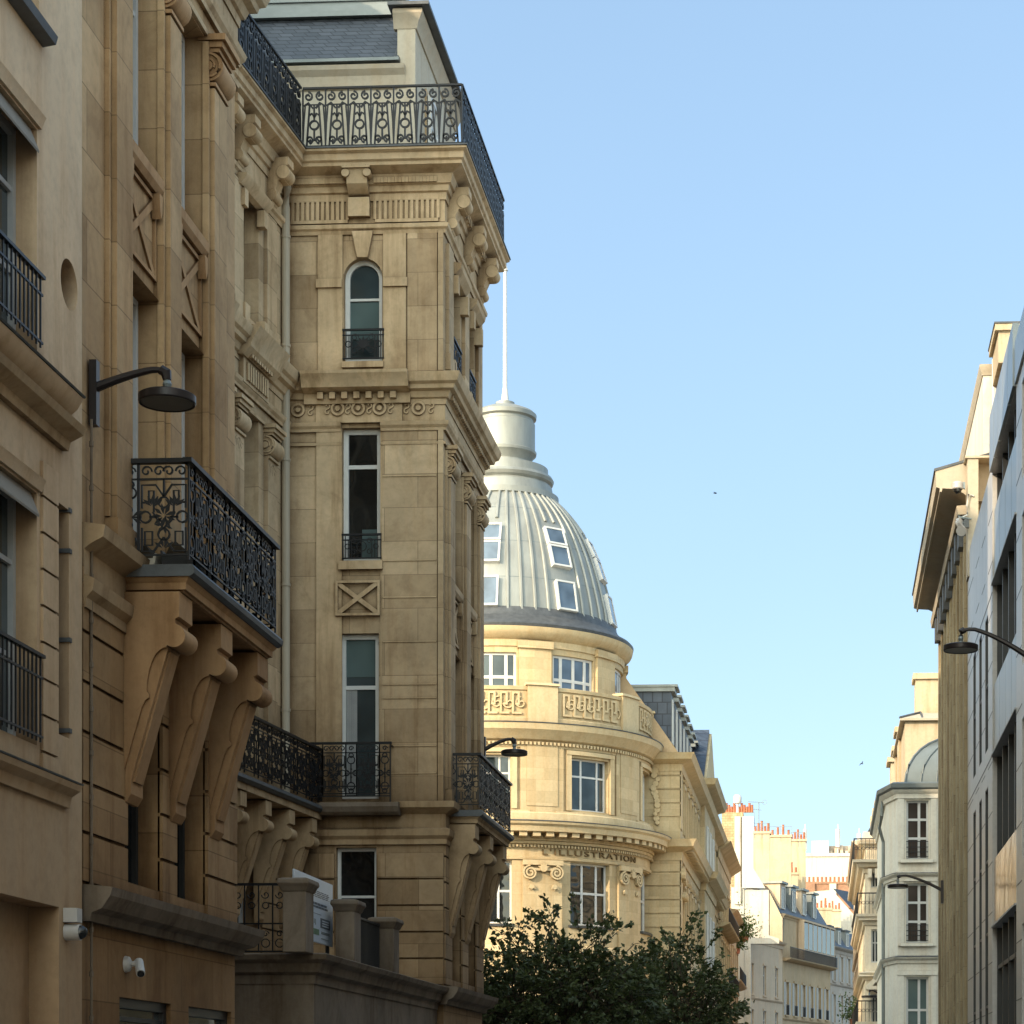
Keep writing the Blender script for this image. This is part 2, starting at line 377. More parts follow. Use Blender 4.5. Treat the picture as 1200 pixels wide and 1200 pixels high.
# ------------------------------------------------------------------ shared building pieces
def window(F, u0, u1, z0, z1, parent, rec=.28, cols=2, rows=(), fm='wpaint', gm='glass', fw=.07, bar=.05, arch=False, name='window', wide=None, label=None):
    mb = MB(); a, b = -rec, -rec + .07
    if arch:
        r = (u1 - u0) / 2; um = (u0 + u1) / 2; sp = z1 - r
        out = [(um + r * cos(pi * k / 14), sp + r * sin(pi * k / 14)) for k in range(15)]
        inn = [(um + (r - fw) * cos(pi * k / 14), sp + (r - fw) * sin(pi * k / 14)) for k in range(15)]
        for k in range(14):
            mb.extr(F, [out[k], out[k + 1], inn[k + 1], inn[k]], a, b)
        zt = sp
    else:
        zt = z1; mb.box(F, u0, u1, a, b, z1 - fw, z1)
    mb.box(F, u0, u0 + fw, a, b, z0, zt - (0 if arch else fw)); mb.box(F, u1 - fw, u1, a, b, z0, zt - (0 if arch else fw)); mb.box(F, u0 + fw, u1 - fw, a, b, z0, z0 + fw * .9)
    for k in range(1, cols):
        u = u0 + (u1 - u0) * (k / cols if wide is None else wide[k - 1])
        mb.box(F, u - bar * .5, u + bar * .5, a, b - .01, z0 + fw * .9, (z1 - fw))
    for rr in rows:
        z = z0 + (z1 - z0) * rr
        mb.box(F, u0 + fw, u1 - fw, a, b - .015, z - bar * .45, z + bar * .45)
    w = obj(name, mb, M[fm], parent, label)
    g = MB()
    if arch:
        g.poly([F.P(u0 + .01, a + .02, z0)] + [F.P(u1 - .01, a + .02, z0)] + [F.P(u, a + .02, z) for u, z in out])
    else: g.sheet(F, u0 + .01, u1 - .01, a + .02, z0 + .01, z1 - .01)
    obj('pane', g, M[gm], w); return w

def leafset(mb, F, d, cu, cz, r, n, a0=0, a1=2 * pi, w=.3):
    for k in range(n):
        a = a0 + (a1 - a0) * (k + .5) / n; c, s = cos(a), sin(a)
        p = [(cu + c * r * .15, cz + s * r * .15), (cu + c * r * .6 - s * r * w * .5, cz + s * r * .6 + c * r * w * .5), (cu + c * r, cz + s * r), (cu + c * r * .6 + s * r * w * .5, cz + s * r * .6 - c * r * w * .5)]
        mb.extr(F, p, d - .006, d + .006)
def iron_main(mb, F, u0, u1, d, z0, z1, t=.0135):
    W, H = u1 - u0, z1 - z0
    S = lambda pts: [(u0 + x * W, z0 + y * H) for x, y in pts]
    def B(pts, cl=False): mb.pl(F, d, S(pts), t, cl)
    for x in (0, 1): B([(x, 0), (x, 1)])
    B([(0, .06), (1, .06)]); B([(0, .84), (1, .84)])
    for cx in (.15, .4, .6, .85): mb.spiral(F, d, u0 + cx * W, z0 + .92 * H, .06 * H, .015 * H, 0 if cx < .5 else pi, (2.2 * pi if cx < .5 else -1.2 * pi), t * .9, 12)
    for s in (0, 1):
        X = lambda x: 1 - x if s else x
        B([(X(.06), .54), (X(.06), .78), (X(.34), .78), (X(.5), .66)])
        B([(X(.06), .6), (X(.2), .6), (X(.2), .72), (X(.3), .72), (X(.3), .5)])
        mb.circ(F, d, u0 + X(.13) * W, z0 + .45 * H, .058 * H, t)
        B([(X(0), .45), (X(.05), .45)]); B([(X(.21), .45), (X(.38), .45)])
        B([(X(.06), .34), (X(.06), .1), (X(.3), .1), (X(.5), .24)])
        B([(X(.12), .16), (X(.12), .3), (X(.27), .3), (X(.27), .16)], True)
        leafset(mb, F, d, u0 + X(.28) * W, z0 + .55 * H, .13 * H, 5, pi * .15 if s == 0 else pi * .15, pi * .85)
        B([(X(.28), .5), (X(.42), .38), (X(.5), .33)])
    mb.circ(F, d, u0 + .5 * W, z0 + .6 * H, .055 * H, t); mb.circ(F, d, u0 + .5 * W, z0 + .27 * H, .06 * H, t)
    leafset(mb, F, d, u0 + .5 * W, z0 + .46 * H, .13 * H, 9); leafset(mb, F, d, u0 + .5 * W, z0 + .37 * H, .1 * H, 7)
    leafset(mb, F, d, u0 + .5 * W, z0 + .12 * H, .12 * H, 4, pi * .1, pi * .9)
    B([(.5, .66), (.5, .84)])
def iron_strip(mb, F, u0, u1, d, z0, z1, t=.0135):
    W, H = u1 - u0, z1 - z0; um = (u0 + u1) / 2
    mb.pl(F, d, [(u0, z0), (u0, z1)], t); mb.pl(F, d, [(u1, z0), (u1, z1)], t)
    mb.pl(F, d, [(u0, z0 + .06 * H), (u1, z0 + .06 * H)], t); mb.pl(F, d, [(u0, z0 + .84 * H), (u1, z0 + .84 * H)], t)
    for z, r in ((.70, .38), (.79, .2), (.20, .38), (.11, .2)): mb.circ(F, d, um, z0 + z * H, min(r * W, .07), t)
    mb.spiral(F, d, um, z0 + .92 * H, .05 * H, .012 * H, 0, 2.3 * pi, t, 12)
    mb.pl(F, d, [(u0, z0 + .45 * H), (u1, z0 + .45 * H)], t)
    leafset(mb, F, d, um, z0 + .45 * H, .13 * H, 6); mb.pl(F, d, [(um, z0 + .26 * H), (um, z0 + .62 * H)], t)
def iron_run(mb, F, u0, u1, d, z0, z1, w=.62):
    n = max(1, round((u1 - u0) / (w + .22))); st = .2; mw = ((u1 - u0) - st * (n + 1)) / n if n > 1 or (u1 - u0) > w + .3 else (u1 - u0) - st
    u = u0
    for k in range(n):
        iron_strip(mb, F, u, u + st, d, z0, z1); u += st; iron_main(mb, F, u, u + mw, d, z0, z1); u += mw
    if u1 - u > .05: iron_strip(mb, F, u, u1, d, z0, z1)
def handrail(mb, F, u0, u1, d, z, w=.05, h=.035): mb.box(F, u0, u1, d - w / 2, d + w / 2, z, z + h)
def roof_module(mb, F, u0, u1, d, z0, z1, t=.022):
    W, H = u1 - u0, z1 - z0; um = (u0 + u1) / 2
    for s in (-1, 1):
        mb.spiral(F, d, um + s * W * .26, z0 + H * .87, W * .2, W * .05, pi / 2, pi / 2 + s * 3.6 * pi * .7, t, 14)
        mb.spiral(F, d, um + s * W * .22, z0 + H * .1, W * .17, W * .04, -pi / 2, -pi / 2 - s * 2.6 * pi, t, 14)
        mb.pl(F, d, [(um + s * W * .33, z0), (um + s * W * .26, z0 + H * .4), (um + s * W * .2, z0 + H * .72)], t)
        mb.pl(F, d, [(um + s * W * .5, z0), (um + s * W * .46, z0 + H * .4), (um + s * W * .40, z0 + H * .7)], t * .8)
        mb.pl(F, d, [(um, z0 + H * .5), (um + s * W * .1, z0 + H * .57), (um + s * W * .2, z0 + H * .54)], t)
        mb.pl(F, d, [(um + s * W * .46, z0 + H * .70), (um + s * W * .25, z0 + H * .76), (um + s * W * .06, z0 + H * .66)], t)
    mb.circ(F, d, um, z0 + H * .36, W * .19, t); mb.pl(F, d, [(um, z0 + H * .45), (um, z0 + H * .72)], t); mb.pl(F, d, [(um, z0 + H * .08), (um, z0 + H * .27)], t)
    mb.box(F, um - W * .3, um + W * .3, d - .01, d + .01, z0 + H * .715, z0 + H * .735)
    mb.pl(F, d, [(u0, z0), (u0, z0 + H)], t * .9)
def roof_run(mb, F, u0, u1, d, z0, z1, w=.38):
    n = max(1, round((u1 - u0) / w)); s = (u1 - u0) / n
    mb.box(F, u0, u1, d - .012, d + .012, z0 + .0, z0 + .025)
    for k in range(n): roof_module(mb, F, u0 + k * s, u0 + (k + 1) * s, d, z0 + .03, z1)
    handrail(mb, F, u0, u1, d, z1, .05, .035)
def small_rail(mb, F, u0, u1, d, z0, z1, rosette=True):
    um, zm = (u0 + u1) / 2, (z0 + z1) / 2; W, H = u1 - u0, z1 - z0; t = .011
    handrail(mb, F, u0, u1, d, z1 - .03, .045, .035); mb.box(F, u0, u1, d - .012, d + .012, z0, z0 + .025); mb.box(F, u0, u1, d - .01, d + .01, z1 - .12, z1 - .1)
    for k in range(4):
        for s in (-1, 1): mb.pl(F, d, [(um + s * (W / 2 - .012 - k * .055), z0), (um + s * (W / 2 - .012 - k * .055), z1 - (.02 if k < 2 else .1))], t * .85)
    for s in (-1, 1):
        for q in (-1, 1): mb.spiral(F, d, um + s * W * .2, zm + q * H * .22, H * .13, H * .04, 0, 2 * pi * 1.2, t, 12)
        mb.circ(F, d, um + s * W * .36, zm, H * .1, t, 10)
    if rosette: mb.disc(F, um, zm, H * .15, d - .012, d + .012, 12); leafset(mb, F, d, um, zm, H * .28, 10)
    else:
        mb.circ(F, d, um, zm, H * .2, t); mb.pl(F, d, [(um, z0), (um, z1 - .1)], t)
def xpanel(mb, F, u0, u1, z0, z1, d=0.0, h=.035):
    w = .045; um, zm = (u0 + u1) / 2, (z0 + z1) / 2; W, H = u1 - u0, z1 - z0
    for a, b, c, e in ((u0, u1, z0, z0 + w), (u0, u1, z1 - w, z1), (u0, u0 + w, z0 + w, z1 - w), (u1 - w, u1, z0 + w, z1 - w)): mb.box(F, a, b, d, d + h, c, e)
    def bar(x0, y0, x1, y1, dd):
        l = sqrt((x1 - x0) ** 2 + (y1 - y0) ** 2); nx, ny = -(y1 - y0) / l * .04, (x1 - x0) / l * .04
        mb.extr(F, [(x0 + nx, y0 + ny), (x1 + nx, y1 + ny), (x1 - nx, y1 - ny), (x0 - nx, y0 - ny)], d, d + dd)
    bar(u0 + w, z0 + w, u1 - w, z1 - w, h * .8); bar(u0 + w, z1 - w, u1 - w, z0 + w, h * .7)
def console(mb, F, u, w, out, ztop, zbot):      # long tapering bracket under a balcony
    o = out; H = ztop - zbot
    cd, cz, r = o * .86, ztop - H * .21, H * .055
    top = [(0, ztop), (o * .95, ztop), (o * .95, ztop - H * .12), (o * .88, ztop - H * .13), (o * .88, ztop - H * .15)] + [(cd + r * cos(a), cz + r * sin(a)) for a in [pi * (.42 - 1.12 * k / 10) for k in range(11)]]
    up = top + [(o * .74 - o * .32 * sin(pi / 2 * k / 9), ztop - H * .475 + H * .21 * cos(pi / 2 * k / 9)) for k in range(10)] + [(o * .46, ztop - H * .49), (o * .46, ztop - H * .505), (o * .40, ztop - H * .515), (0, ztop - H * .66)]
    mb.prof(F, u - w / 2, u + w / 2, up)
    body = [(0, ztop - H * .02), (o * .7, ztop - H * .02), (o * .76, ztop - H * .25), (o * .73, ztop - H * .29), (o * .15, zbot + H * .11), (o * .15, zbot + H * .04), (o * .07, zbot), (0, zbot)]
    mb.prof(F, u - w * .42, u + w * .42, body)
    lo = [(0, ztop - H * .66), (o * .40, ztop - H * .516), (o * .34, ztop - H * .55), (o * .06, zbot + H * .16), (o * .0, zbot + H * .14)]
    mb.prof(F, u - w / 2, u + w / 2, lo)
    mb.prof(F, u - w * .3, u + w * .3, [(o * .70, ztop - H * .28), (o * .77, ztop - H * .28), (o * .185, zbot + H * .1), (o * .13, zbot + H * .1)])
def capital(mb, F, u, w, z, d=0.0, r=.2):       # scrolled capital on a pilaster, z = underside of abacus
    mb.box(F, u - w / 2 - .07, u + w / 2 + .07, d - .1, d + .22, z + .1, z + .17); mb.box(F, u - w / 2 - .04, u + w / 2 + .04, d - .1, d + .18, z + .03, z + .1)
    mb.box(F, u - w / 2 - .02, u + w / 2 + .02, d - .1, d + .14, z - .02, z + .03)
    mb.cylu(F, u - w / 2 - .03, u + w / 2 + .03, d + .02, z - .02 - r, r, 18)
    mb.cylu(F, u - w / 2 - .06, u + w / 2 + .06, d + .02, z - .02 - r, r * .32, 16)
    pts = [(d + .02 + (r * .9 - r * .5 * k / 18) * cos(pi / 2 - 2.6 * pi * k / 18 ), z - .02 - r + (r * .9 - r * .5 * k / 18) * sin(pi / 2 - 2.6 * pi * k / 18)) for k in range(19)]
    for s in (-1, 1): mb.tube([F.P(u + s * (w / 2 + .035), a, b) for a, b in pts], .018, 4)
    mb.box(F, u - w / 2 - .02, u + w / 2 + .02, d - .05, d + .1, z - .03 - 2.25 * r, z - .03 - 2.0 * r)
    leafset(mb, F, d + .06, u, z - .05 - 2.35 * r, .22, 5, -pi * .95, -pi * .05)
def modil(mb, F, u, w, out, z0, z1):            # scrolled console under the main cornice
    H = z1 - z0
    mb.prof(F, u - w / 2, u + w / 2, [(0, z1), (out, z1), (out, z1 - H * .16), (out * .9, z1 - H * .2), (out * .95, z1 - H * .34), (out * .8, z1 - H * .5), (out * .55, z1 - H * .5), (out * .4, z1 - H * .68), (out * .42, z1 - H * .86), (out * .25, z0), (0, z0)])
    mb.cylu(F, u - w / 2 - .02, u + w / 2 + .02, out * .78, z1 - H * .34, H * .15, 18); mb.cylu(F, u - w / 2 - .02, u + w / 2 + .02, out * .28, z1 - H * .84, H * .12, 18)
# ================================================================== the stone townhouse on the left (two pavilions, recessed wing, street terrace)
XL = -7.0
YD = yat(520, XL)                 # side wall of the far pavilion
FD = Fr(0, YD, 0)                 # that side wall, u = x
FL = Fr(XL, 0, 90)                # street front, u = y
XI = FD.q(337)[0]                 # inner corner
FC = Fr(XI, YD, 85)               # recessed wing, slightly splayed
def zd(py): return zat(py, -8.3, YD)
def xd(px): return FD.q(px)[0]
Z_G0, Z_G1 = 3.22, 3.56           # ground-floor cornice
Z_SL, Z_FL = 6.62, 6.86           # balcony slab
Z_MC0, Z_MC1 = zd(462), zd(443)   # middle cornice
Z_TC0, Z_TC1 = zd(202), zd(186)   # top cornice
B0, B1 = yat(93, XL), yat(275, XL)
D1 = yat(565, XL)
TH_ = thing('stone_townhouse', 'tall honey-coloured limestone building with black iron balconies on long brackets and a slate roof', 'building', (-9.5, 34, 0))
W_ = MB()
def front(F, u0, u1, bays, balc, shop, mA='lime', mS='limeS'):
    """street front of one pavilion"""
    W_ = MB()
    mezz = [(a, b, 3.72, 6.25) for a, b in bays]
    f1 = [(a, b, Z_FL + .05, 9.95) for a, b in bays]
    f2 = [(a, b, 11.25, 13.55) for a, b in bays]
    f3 = [(a + .1, b - .1, 15.35, 17.0) for a, b in bays]
    pan = [(a, b, 9.951, 11.249) for a, b in bays]
    W_.wall(F, u0, u1, 0, 18.9, [(a, b, .5, 2.55) for a, b in shop] + mezz + f1 + f2 + f3 + pan, .34)
    for (a, b) in bays:
        W_.sheet(F, a, b, -.06, 9.95, 11.25)
        window(F, a, b, Z_FL + .05, 9.95, TH_, .3, 2, (.74,), fm='wpaint'); window(F, a, b, 11.25, 13.55, TH_, .3, 2, (.74,)); window(F, a + .1, b - .1, 15.35, 17.0, TH_, .3, 2)
        window(F, a, b, 3.72, 6.25, TH_, .3, 2, (.6,), fm='inside', gm='glass')
        mo = MB(); xpanel(mo, F, a + .02, b - .02, 10.15, 11.02, -.06, .035)
        mo.prof(F, a - .0, b + .0, [(-.05, 11.04), (.01, 11.04), (.05, 11.1), (.06, 11.2), (-.05, 11.249)])
        for s in (a + .1, b - .1): mo.extr(F, [(s - .06, 11.03), (s + .06, 11.03), (s + .04, 10.86), (s, 10.78), (s - .04, 10.86)], -.05, .05)
        obj('spandrel_panel', mo, M[mS], TH_)
        ho = MB(); ho.prof(F, a - .02, b + .02, [(0, 16.95), (.1, 16.98), (.2, 17.1), (.22, 17.18), (0, 17.22)])
        for s in (a + .02, b - .02): ho.box(F, s - .08, s + .08, 0, .16, 16.6, 16.94); ho.box(F, s - .1, s + .1, 0, .1, 15.1, 15.35)
        obj('window_hood', ho, M[mS], TH_)
        r3 = MB(); small_rail(r3, F, a + .12, b - .12, .03, 15.38, 15.85, False); obj('window_railing', r3, M['iron'], TH_)
    for a, b in shop: window(F, a, b, .5, 2.55, TH_, .12, 1, (.9,), fm='dkframe', gm='tealD', fw=.1, name='shop_window')
    # pilasters, edge first
    ed = [u0 + .12] + [x for a, b in bays for x in (a, b)] + [u1 - .02]
    cs = [(max(ed[i], ed[i + 1] - .95), ed[i + 1]) if i == 0 else (ed[i], min(ed[i + 1], ed[i] + .95)) for i in (0, 2, 4)]
    for i, (a, b) in enumerate(cs):
        ww = min(.5, b - a - .12); m = (a + b) / 2 if i == 1 else (b - .3 if i == 0 else a + .3)
        p = MB(); p.box(F, m - ww / 2, m + ww / 2, -.02, .1, Z_FL + .02, 13.0); p.box(F, m - ww / 2 - .06, m + ww / 2 + .06, -.02, .13, Z_FL + .01, Z_FL + .35)
        for q in (-1, 1): p.box(F, m + q * (ww / 2 + .05) - .025, m + q * (ww / 2 + .05) + .025, -.02, .05, Z_FL + .36, 13.5)
        obj('pilaster', p, M[mA], TH_)
        c = MB(); capital(c, F, m, ww, 13.42, .02, .165); obj('capital', c, M[mS], TH_)
        q3 = MB(); q3.box(F, m - ww / 2, m + ww / 2, -.02, .07, 15.0, 17.35); q3.box(F, m - ww / 2 - .04, m + ww / 2 + .04, -.02, .1, 15.0, 15.3); obj('pilaster', q3, M[mA], TH_)
        k = MB(); modil(k, F, m, .34, .42, 17.62, 18.42); obj('cornice_bracket', k, M[mS], TH_)
    # rusticated mezzanine piers
    ru = MB(); xs = [u0 + .01] + [x for a, b in bays for x in (a, b)] + [u1 - .01]
    for i in (0, 2, 4):
        z = 3.6
        while z < 6.5:
            ru.box(F, xs[i] + (.0 if i == 0 else .0), xs[i + 1], -.02, .035, z, min(z + .44, 6.56)); z += .475
    obj('rusticated_pier', ru, M[mA], TH_)
    # balcony
    s0, s1, out = balc
    bl = MB(); bl.sweep([F.P(s0, -.05, 0)[:2], F.P(s0, out, 0)[:2], F.P(s1, out, 0)[:2], F.P(s1, -.05, 0)[:2]] if False else [F.P(s0 + .1, -.02, 0)[:2], F.P(s0 + .1, out - .12, 0)[:2], F.P(s1 - .1, out - .12, 0)[:2], F.P(s1 - .1, -.02, 0)[:2]],
             [(-.05, Z_SL - .02), (.0, Z_SL - .02), (.02, Z_SL + .05), (.06, Z_SL + .09), (.08, Z_SL + .12), (-.05, Z_SL + .12)])
    bl.box(F, s0 + .06, s1 - .06, -.02, out - .08, Z_SL + .0, Z_SL + .115)
    bo = obj('balcony', bl, M[mS], TH_)
    le = MB(); le.prof(F, s0, s1, [(-.0, Z_SL + .122), (out - .02, Z_SL + .122), (out + .02, Z_SL + .15), (out + .03, Z_SL + .2), (out, Z_FL), (-.0, Z_FL)]); obj('slab_edge', le, M['lead'], bo)
    rl = MB(); d = out - .05; zr0, zr1 = Z_FL + .05, Z_FL + 1.02
    iron_run(rl, F, s0 + .06, s1 - .06, d, zr0, zr1, .5); handrail(rl, F, s0 + .0, s1 - .0, d, zr1, .09, .045)
    for se in (s0 + .06, s1 - .06):
        x0 = F.P(se, 0, 0); E = Fr(x0[0], x0[1], 0)
        iron_strip(rl, E, .02, .16, 0, zr0, zr1, .012); iron_main(rl, E, .17, d, 0, zr0, zr1, .013); handrail(rl, E, -.02, d, 0, zr1, .08, .045)
    obj('railing', rl, M['iron'], bo)
    sp = (s1 - s0 - .55) / 2
    for k in range(3):
        c = MB(); console(c, F, s0 + .24 + sp * k, .46, out * .86, Z_SL - .03, 4.5); obj('bracket', c, M[mS], bo)
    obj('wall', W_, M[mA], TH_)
ys = lambda a, b: (yat(a, XL), yat(b, XL))
bayB = [ys(146, 187), ys(204, 240)]
bayD = [ys(528, 540), ys(547, 556.5)]
sb = yat(141, XL); ob_ = xat(225, sb) - XL
front(FL, B0, B1, bayB, (sb, yat(329, XL + ob_), ob_), [ys(140, 200), ys(221, 271)], 'limeW', 'limeB')
sd = yat(524, XL); od_ = xat(564, sd) - XL
front(FL, YD, D1, bayD, (sd, yat(601, XL + od_), od_), [ys(530, 541), ys(546, 558)])

# ---- side wall of the far pavilion
def rc(x0, y0, x1, y1): return (xd(x0), xd(x1), zd(y1), zd(y0))
w4 = rc(403, 302, 448, 423); w3 = rc(401, 501, 446, 657); w2 = rc(398, 742, 444, 936); w1 = rc(394, 993, 441, 1120)
W_.wall(FD, XI, XL, 0, 18.9, [w4 + ('arch',), w3, w2, w1], .26)
window(FD, *w4, TH_, .2, 1, (.62,), fw=.085, gm='tealD', arch=True)
window(FD, *w3, TH_, .2, 1, (.72,), fw=.09, bar=.08, gm='glass')
window(FD, *w2, TH_, .2, 1, (.68,), fw=.09, bar=.08, gm='tealD')
window(FD, *w1, TH_, .2, 1, (.55,), fw=.06, gm='glass')
bl = MB(); bl.sheet(FD, w4[0] + .06, w4[1] - .06, -.172, w4[2] + .45, w4[2] + (w4[3] - w4[2]) * .6); obj('window_blind', bl, M['teal'], TH_)
bl = MB(); bl.sheet(FD, w2[0] + .06, w2[1] - .06, -.172, w2[3] - .78, w2[3] - .1); obj('window_blind', bl, M['teal'], TH_)
cu_ = MB(); cu_.sheet(FD, w3[1] - .38, w3[1] - .1, -.17, w3[2] + .1, w3[2] + .62); obj('window_blind', cu_, M['teal'], TH_)
cu_ = MB(); n = 9
for k in range(n): cu_.box(FD, w2[0] + .1 + k * .022, w2[0] + .115 + k * .022, -.176, -.168 + .003 * (k % 2), w2[2] + .1, w2[3] - .95)
obj('curtain', cu_, M['gpaint'], TH_)
r = MB(); small_rail(r, FD, w4[0] - .02, w4[1] + .04, .03, w4[2] + .03, zd(386)); obj('window_railing', r, M['iron'], TH_)
r = MB(); small_rail(r, FD, w3[0] + .0, w3[1] + .02, .03, w3[2] + .03, zd(626), False); obj('window_railing', r, M['iron'], TH_)
# surround strips and lintels
s = MB()
xs0, xs1 = xd(373), xd(476)
s.box(FD, xs0, w4[0] - .02, -.01, .03, zd(436), zd(272)); s.box(FD, w4[1] + .02, xs1, -.01, .03, zd(436), zd(272))
s.box(FD, xd(371), w4[0] - .03, -.01, .07, zd(337), zd(327)); s.box(FD, w4[1] + .03, xd(478), -.01, .07, zd(337), zd(327))
s.box(FD, xd(371), w3[0] - .0, -.01, .035, zd(940), zd(503)); s.box(FD, w3[1] + .0, xd(448) + .0, -.01, .02, zd(940), zd(503))
s.box(FD, w3[0] - .05, w3[1] + .05, -.01, .1, zd(668), zd(658)); s.box(FD, w4[0] - .03, w4[1] + .03, -.01, .06, zd(431), zd(424))
obj('window_surround', s, M['limeS'], TH_)
k = MB(); um = (w4[0] + w4[1]) / 2
k.extr(FD, [(um - .10, w4[3] - .02), (um + .10, w4[3] - .02), (um + .2, zd(272)), (um - .2, zd(272))], -.01, .09)
obj('keystone', k, M['limeS'], TH_, bevel=.01)
x = MB(); xpanel(x, FD, xd(394), xd(446), zd(722), zd(681), .036, .05); obj('spandrel_panel', x, M['limeS'], TH_)
# edge strip of the corner and quoin lines
co = MB(); co.box(FD, xd(448), XL - .12, -.01, .03, Z_FL, zd(503)); co.box(FD, xd(476) + .03, XL - .12, -.01, .03, zd(436), zd(272))
co.box(FD, XL - .10, XL - .0, -.01, .05, Z_FL, zd(503)); co.box(FD, XL - .10, XL, -.01, .05, zd(436), zd(272)); obj('corner_pier', co, M['lime'], TH_)
q = MB()
for y in (518, 558, 657, 700, 752, 802, 818, 874, 906): q.box(FD, xd(449), XL - .13, .029, .045, zd(y + 1.4), zd(y))
obj('string_line', q, M['limeS'], TH_)
# rusticated base of the side wall
ru = MB(); z = 3.6
while z < zd(992) - .1:
    z2 = min(z + .455, zd(992)); ru.box(FD, w1[1] + .03, XL + .0, -.01, .05, z, z2); ru.box(FD, XI + .02, w1[0] - .03, -.01, .05, z, z2); z += .49
obj('rusticated_pier', ru, M['lime'], TH_)
# mouldings running from the wing round the pavilion
pathD = [FC.P(-13.5, 0, 0)[:2], (XI, YD), (XL, YD), (XL, D1), (-15.5, D1)]
pathB = [(XL, B0 + .02), (XL, B1), (-12, B1)]
pathS = [pathD[:2] + [(w3[0] - .01, YD)], [(w3[1] + .01, YD)] + pathD[2:], pathB]
def mould(name, pr, mat='limeS', paths=None, label=None):
    mb = MB()
    for p in (paths or [pathD, pathB]): mb.sweep(p, pr)
    return obj(name, mb, M[mat], TH_, label, ang=14)
t0, t1 = Z_TC0, Z_TC1
mould('top_cornice', [(-.1, t0 - .55), (.05, t0 - .55), (.06, t0 - .42), (.10, t0 - .40), (.12, t0 - .30), (.16, t0 - .28), (.20, t0 - .12), (.40, t0 - .03), (.40, t0 + .03), (.44, t0 + .06), (.44, t1 - .08), (.50, t1 - .04), (.50, t1), (-.1, t1)])
mould('lead_flashing', [(-.1, t1 + .004), (.52, t1 + .004), (.52, t1 + .03), (-.1, t1 + .05)], 'lead')
mould('string_course', [(-.1, zd(275)), (.03, zd(275)), (.05, zd(271)), (.09, zd(269)), (.10, zd(265)), (.04, zd(263)), (-.1, zd(263))])
mould('frieze', [(-.1, zd(262)), (.025, zd(262)), (.025, zd(218)), (-.1, zd(218))], 'limeS')
m0, m1 = Z_MC0, Z_MC1
mould('middle_cornice', [(-.1, m0 - .22), (.05, m0 - .22), (.06, m0 - .12), (.10, m0 - .10), (.14, m0), (.22, m0 + .03), (.24, m0 + .1), (.30, m0 + .14), (.34, m1 - .06), (.35, m1), (.26, m1 + .03), (-.1, m1 + .12)])
mould('frieze', [(-.1, zd(495)), (.03, zd(495)), (.03, m0 - .2), (-.1, m0 - .2)])
mould('architrave', [(-.1, zd(506)), (.05, zd(506)), (.06, zd(503)), (.10, zd(500)), (.12, zd(496)), (.0, zd(494)), (-.1, zd(494))], 'limeS', pathS)
mould('string_course', [(-.1, zd(522)), (.04, zd(522)), (.05, zd(519)), (-.1, zd(519))], 'limeS', pathS)
mould('balcony_band', [(-.1, zd(990)), (.06, zd(990)), (.06, zd(984)), (.12, zd(980)), (.14, zd(973)), (.04, zd(970)), (.04, zd(955)), (.10, zd(952)), (.22, zd(948)), (.24, zd(941)), (-.1, zd(938))])
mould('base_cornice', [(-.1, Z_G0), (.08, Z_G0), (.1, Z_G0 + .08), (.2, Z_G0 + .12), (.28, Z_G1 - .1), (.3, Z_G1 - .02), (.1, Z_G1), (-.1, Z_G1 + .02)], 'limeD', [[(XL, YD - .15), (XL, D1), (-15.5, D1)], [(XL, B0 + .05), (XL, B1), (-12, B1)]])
# forward break of the middle cornice over the window
fb = MB()
fb.prof(FD, xd(358), xd(482), [(.02, m0 - .20), (.12, m0 - .20), (.14, m0 - .12), (.14, m0 - .02), (.34, m0 + .04), (.38, m0 + .15), (.46, m1 - .04), (.47, m1 + .012), (.02, m1 + .06)])
n = 7
for i in range(n):
    u = xd(371) + (xd(470) - xd(371)) * (i + .5) / n; fb.box(FD, u - .055, u + .055, .1, .22, m0 - .13, m0 - .01)
fb.box(FD, xd(371), xd(472), .01, .07, zd(496), m0 - .2)
obj('cornice_break', fb, M['limeS'], TH_)
# ring ornaments of the frieze
ro = MB()
for cx, d in ((350, .03), (397, .07), (421, .07), (446, .07), (491, .03)):
    cz = zd(480)
    ro.circ(FD, d + .015, xd(cx), cz, .11, .03, 18); ro.disc(FD, xd(cx), cz, .045, d, d + .04, 12)
for cx, d in ((365, .03), (385, .07), (409, .07), (434, .07), (459, .07), (477, .03), (506, .03)):
    for q in (-1, 1): ro.spiral(FD, d + .012, xd(cx), zd(480) + q * .055, .055, .02, -q * pi / 2, -q * pi / 2 + 1.6 * pi, .018, 10)
obj('frieze_ornament', ro, M['limeS'], TH_)
# fluted frieze
fl = MB()
for a, b in ((xd(338), xd(408)), (xd(440), xd(514))):
    n = 12
    for i in range(n + 1):
        u = a + (b - a) * i / n; fl.box(FD, u - .028, u + .028, .02, .055, zd(258), zd(236))
    fl.box(FD, a, b, .02, .055, zd(235.9), zd(231)); fl.box(FD, a, b, .02, .055, zd(262), zd(258.1))
    n = 18
    for i in range(n):
        u = a + (b - a) * (i + .5) / n; fl.box(FD, u - .03, u + .03, .14, .2, t0 - .27, t0 - .17)
obj('fluted_frieze', fl, M['limeS'], TH_)
k = MB(); um2 = xd(422)
k.box(FD, um2 - .2, um2 + .2, .02, .14, zd(256), zd(234)); k.prof(FD, um2 - .19, um2 + .19, [(.02, zd(233)), (.16, zd(230)), (.30, zd(222)), (.34, zd(210)), (.36, zd(206)), (.02, zd(206))])
k.box(FD, um2 - .26, um2 + .26, .02, .4, zd(206), zd(203.2))
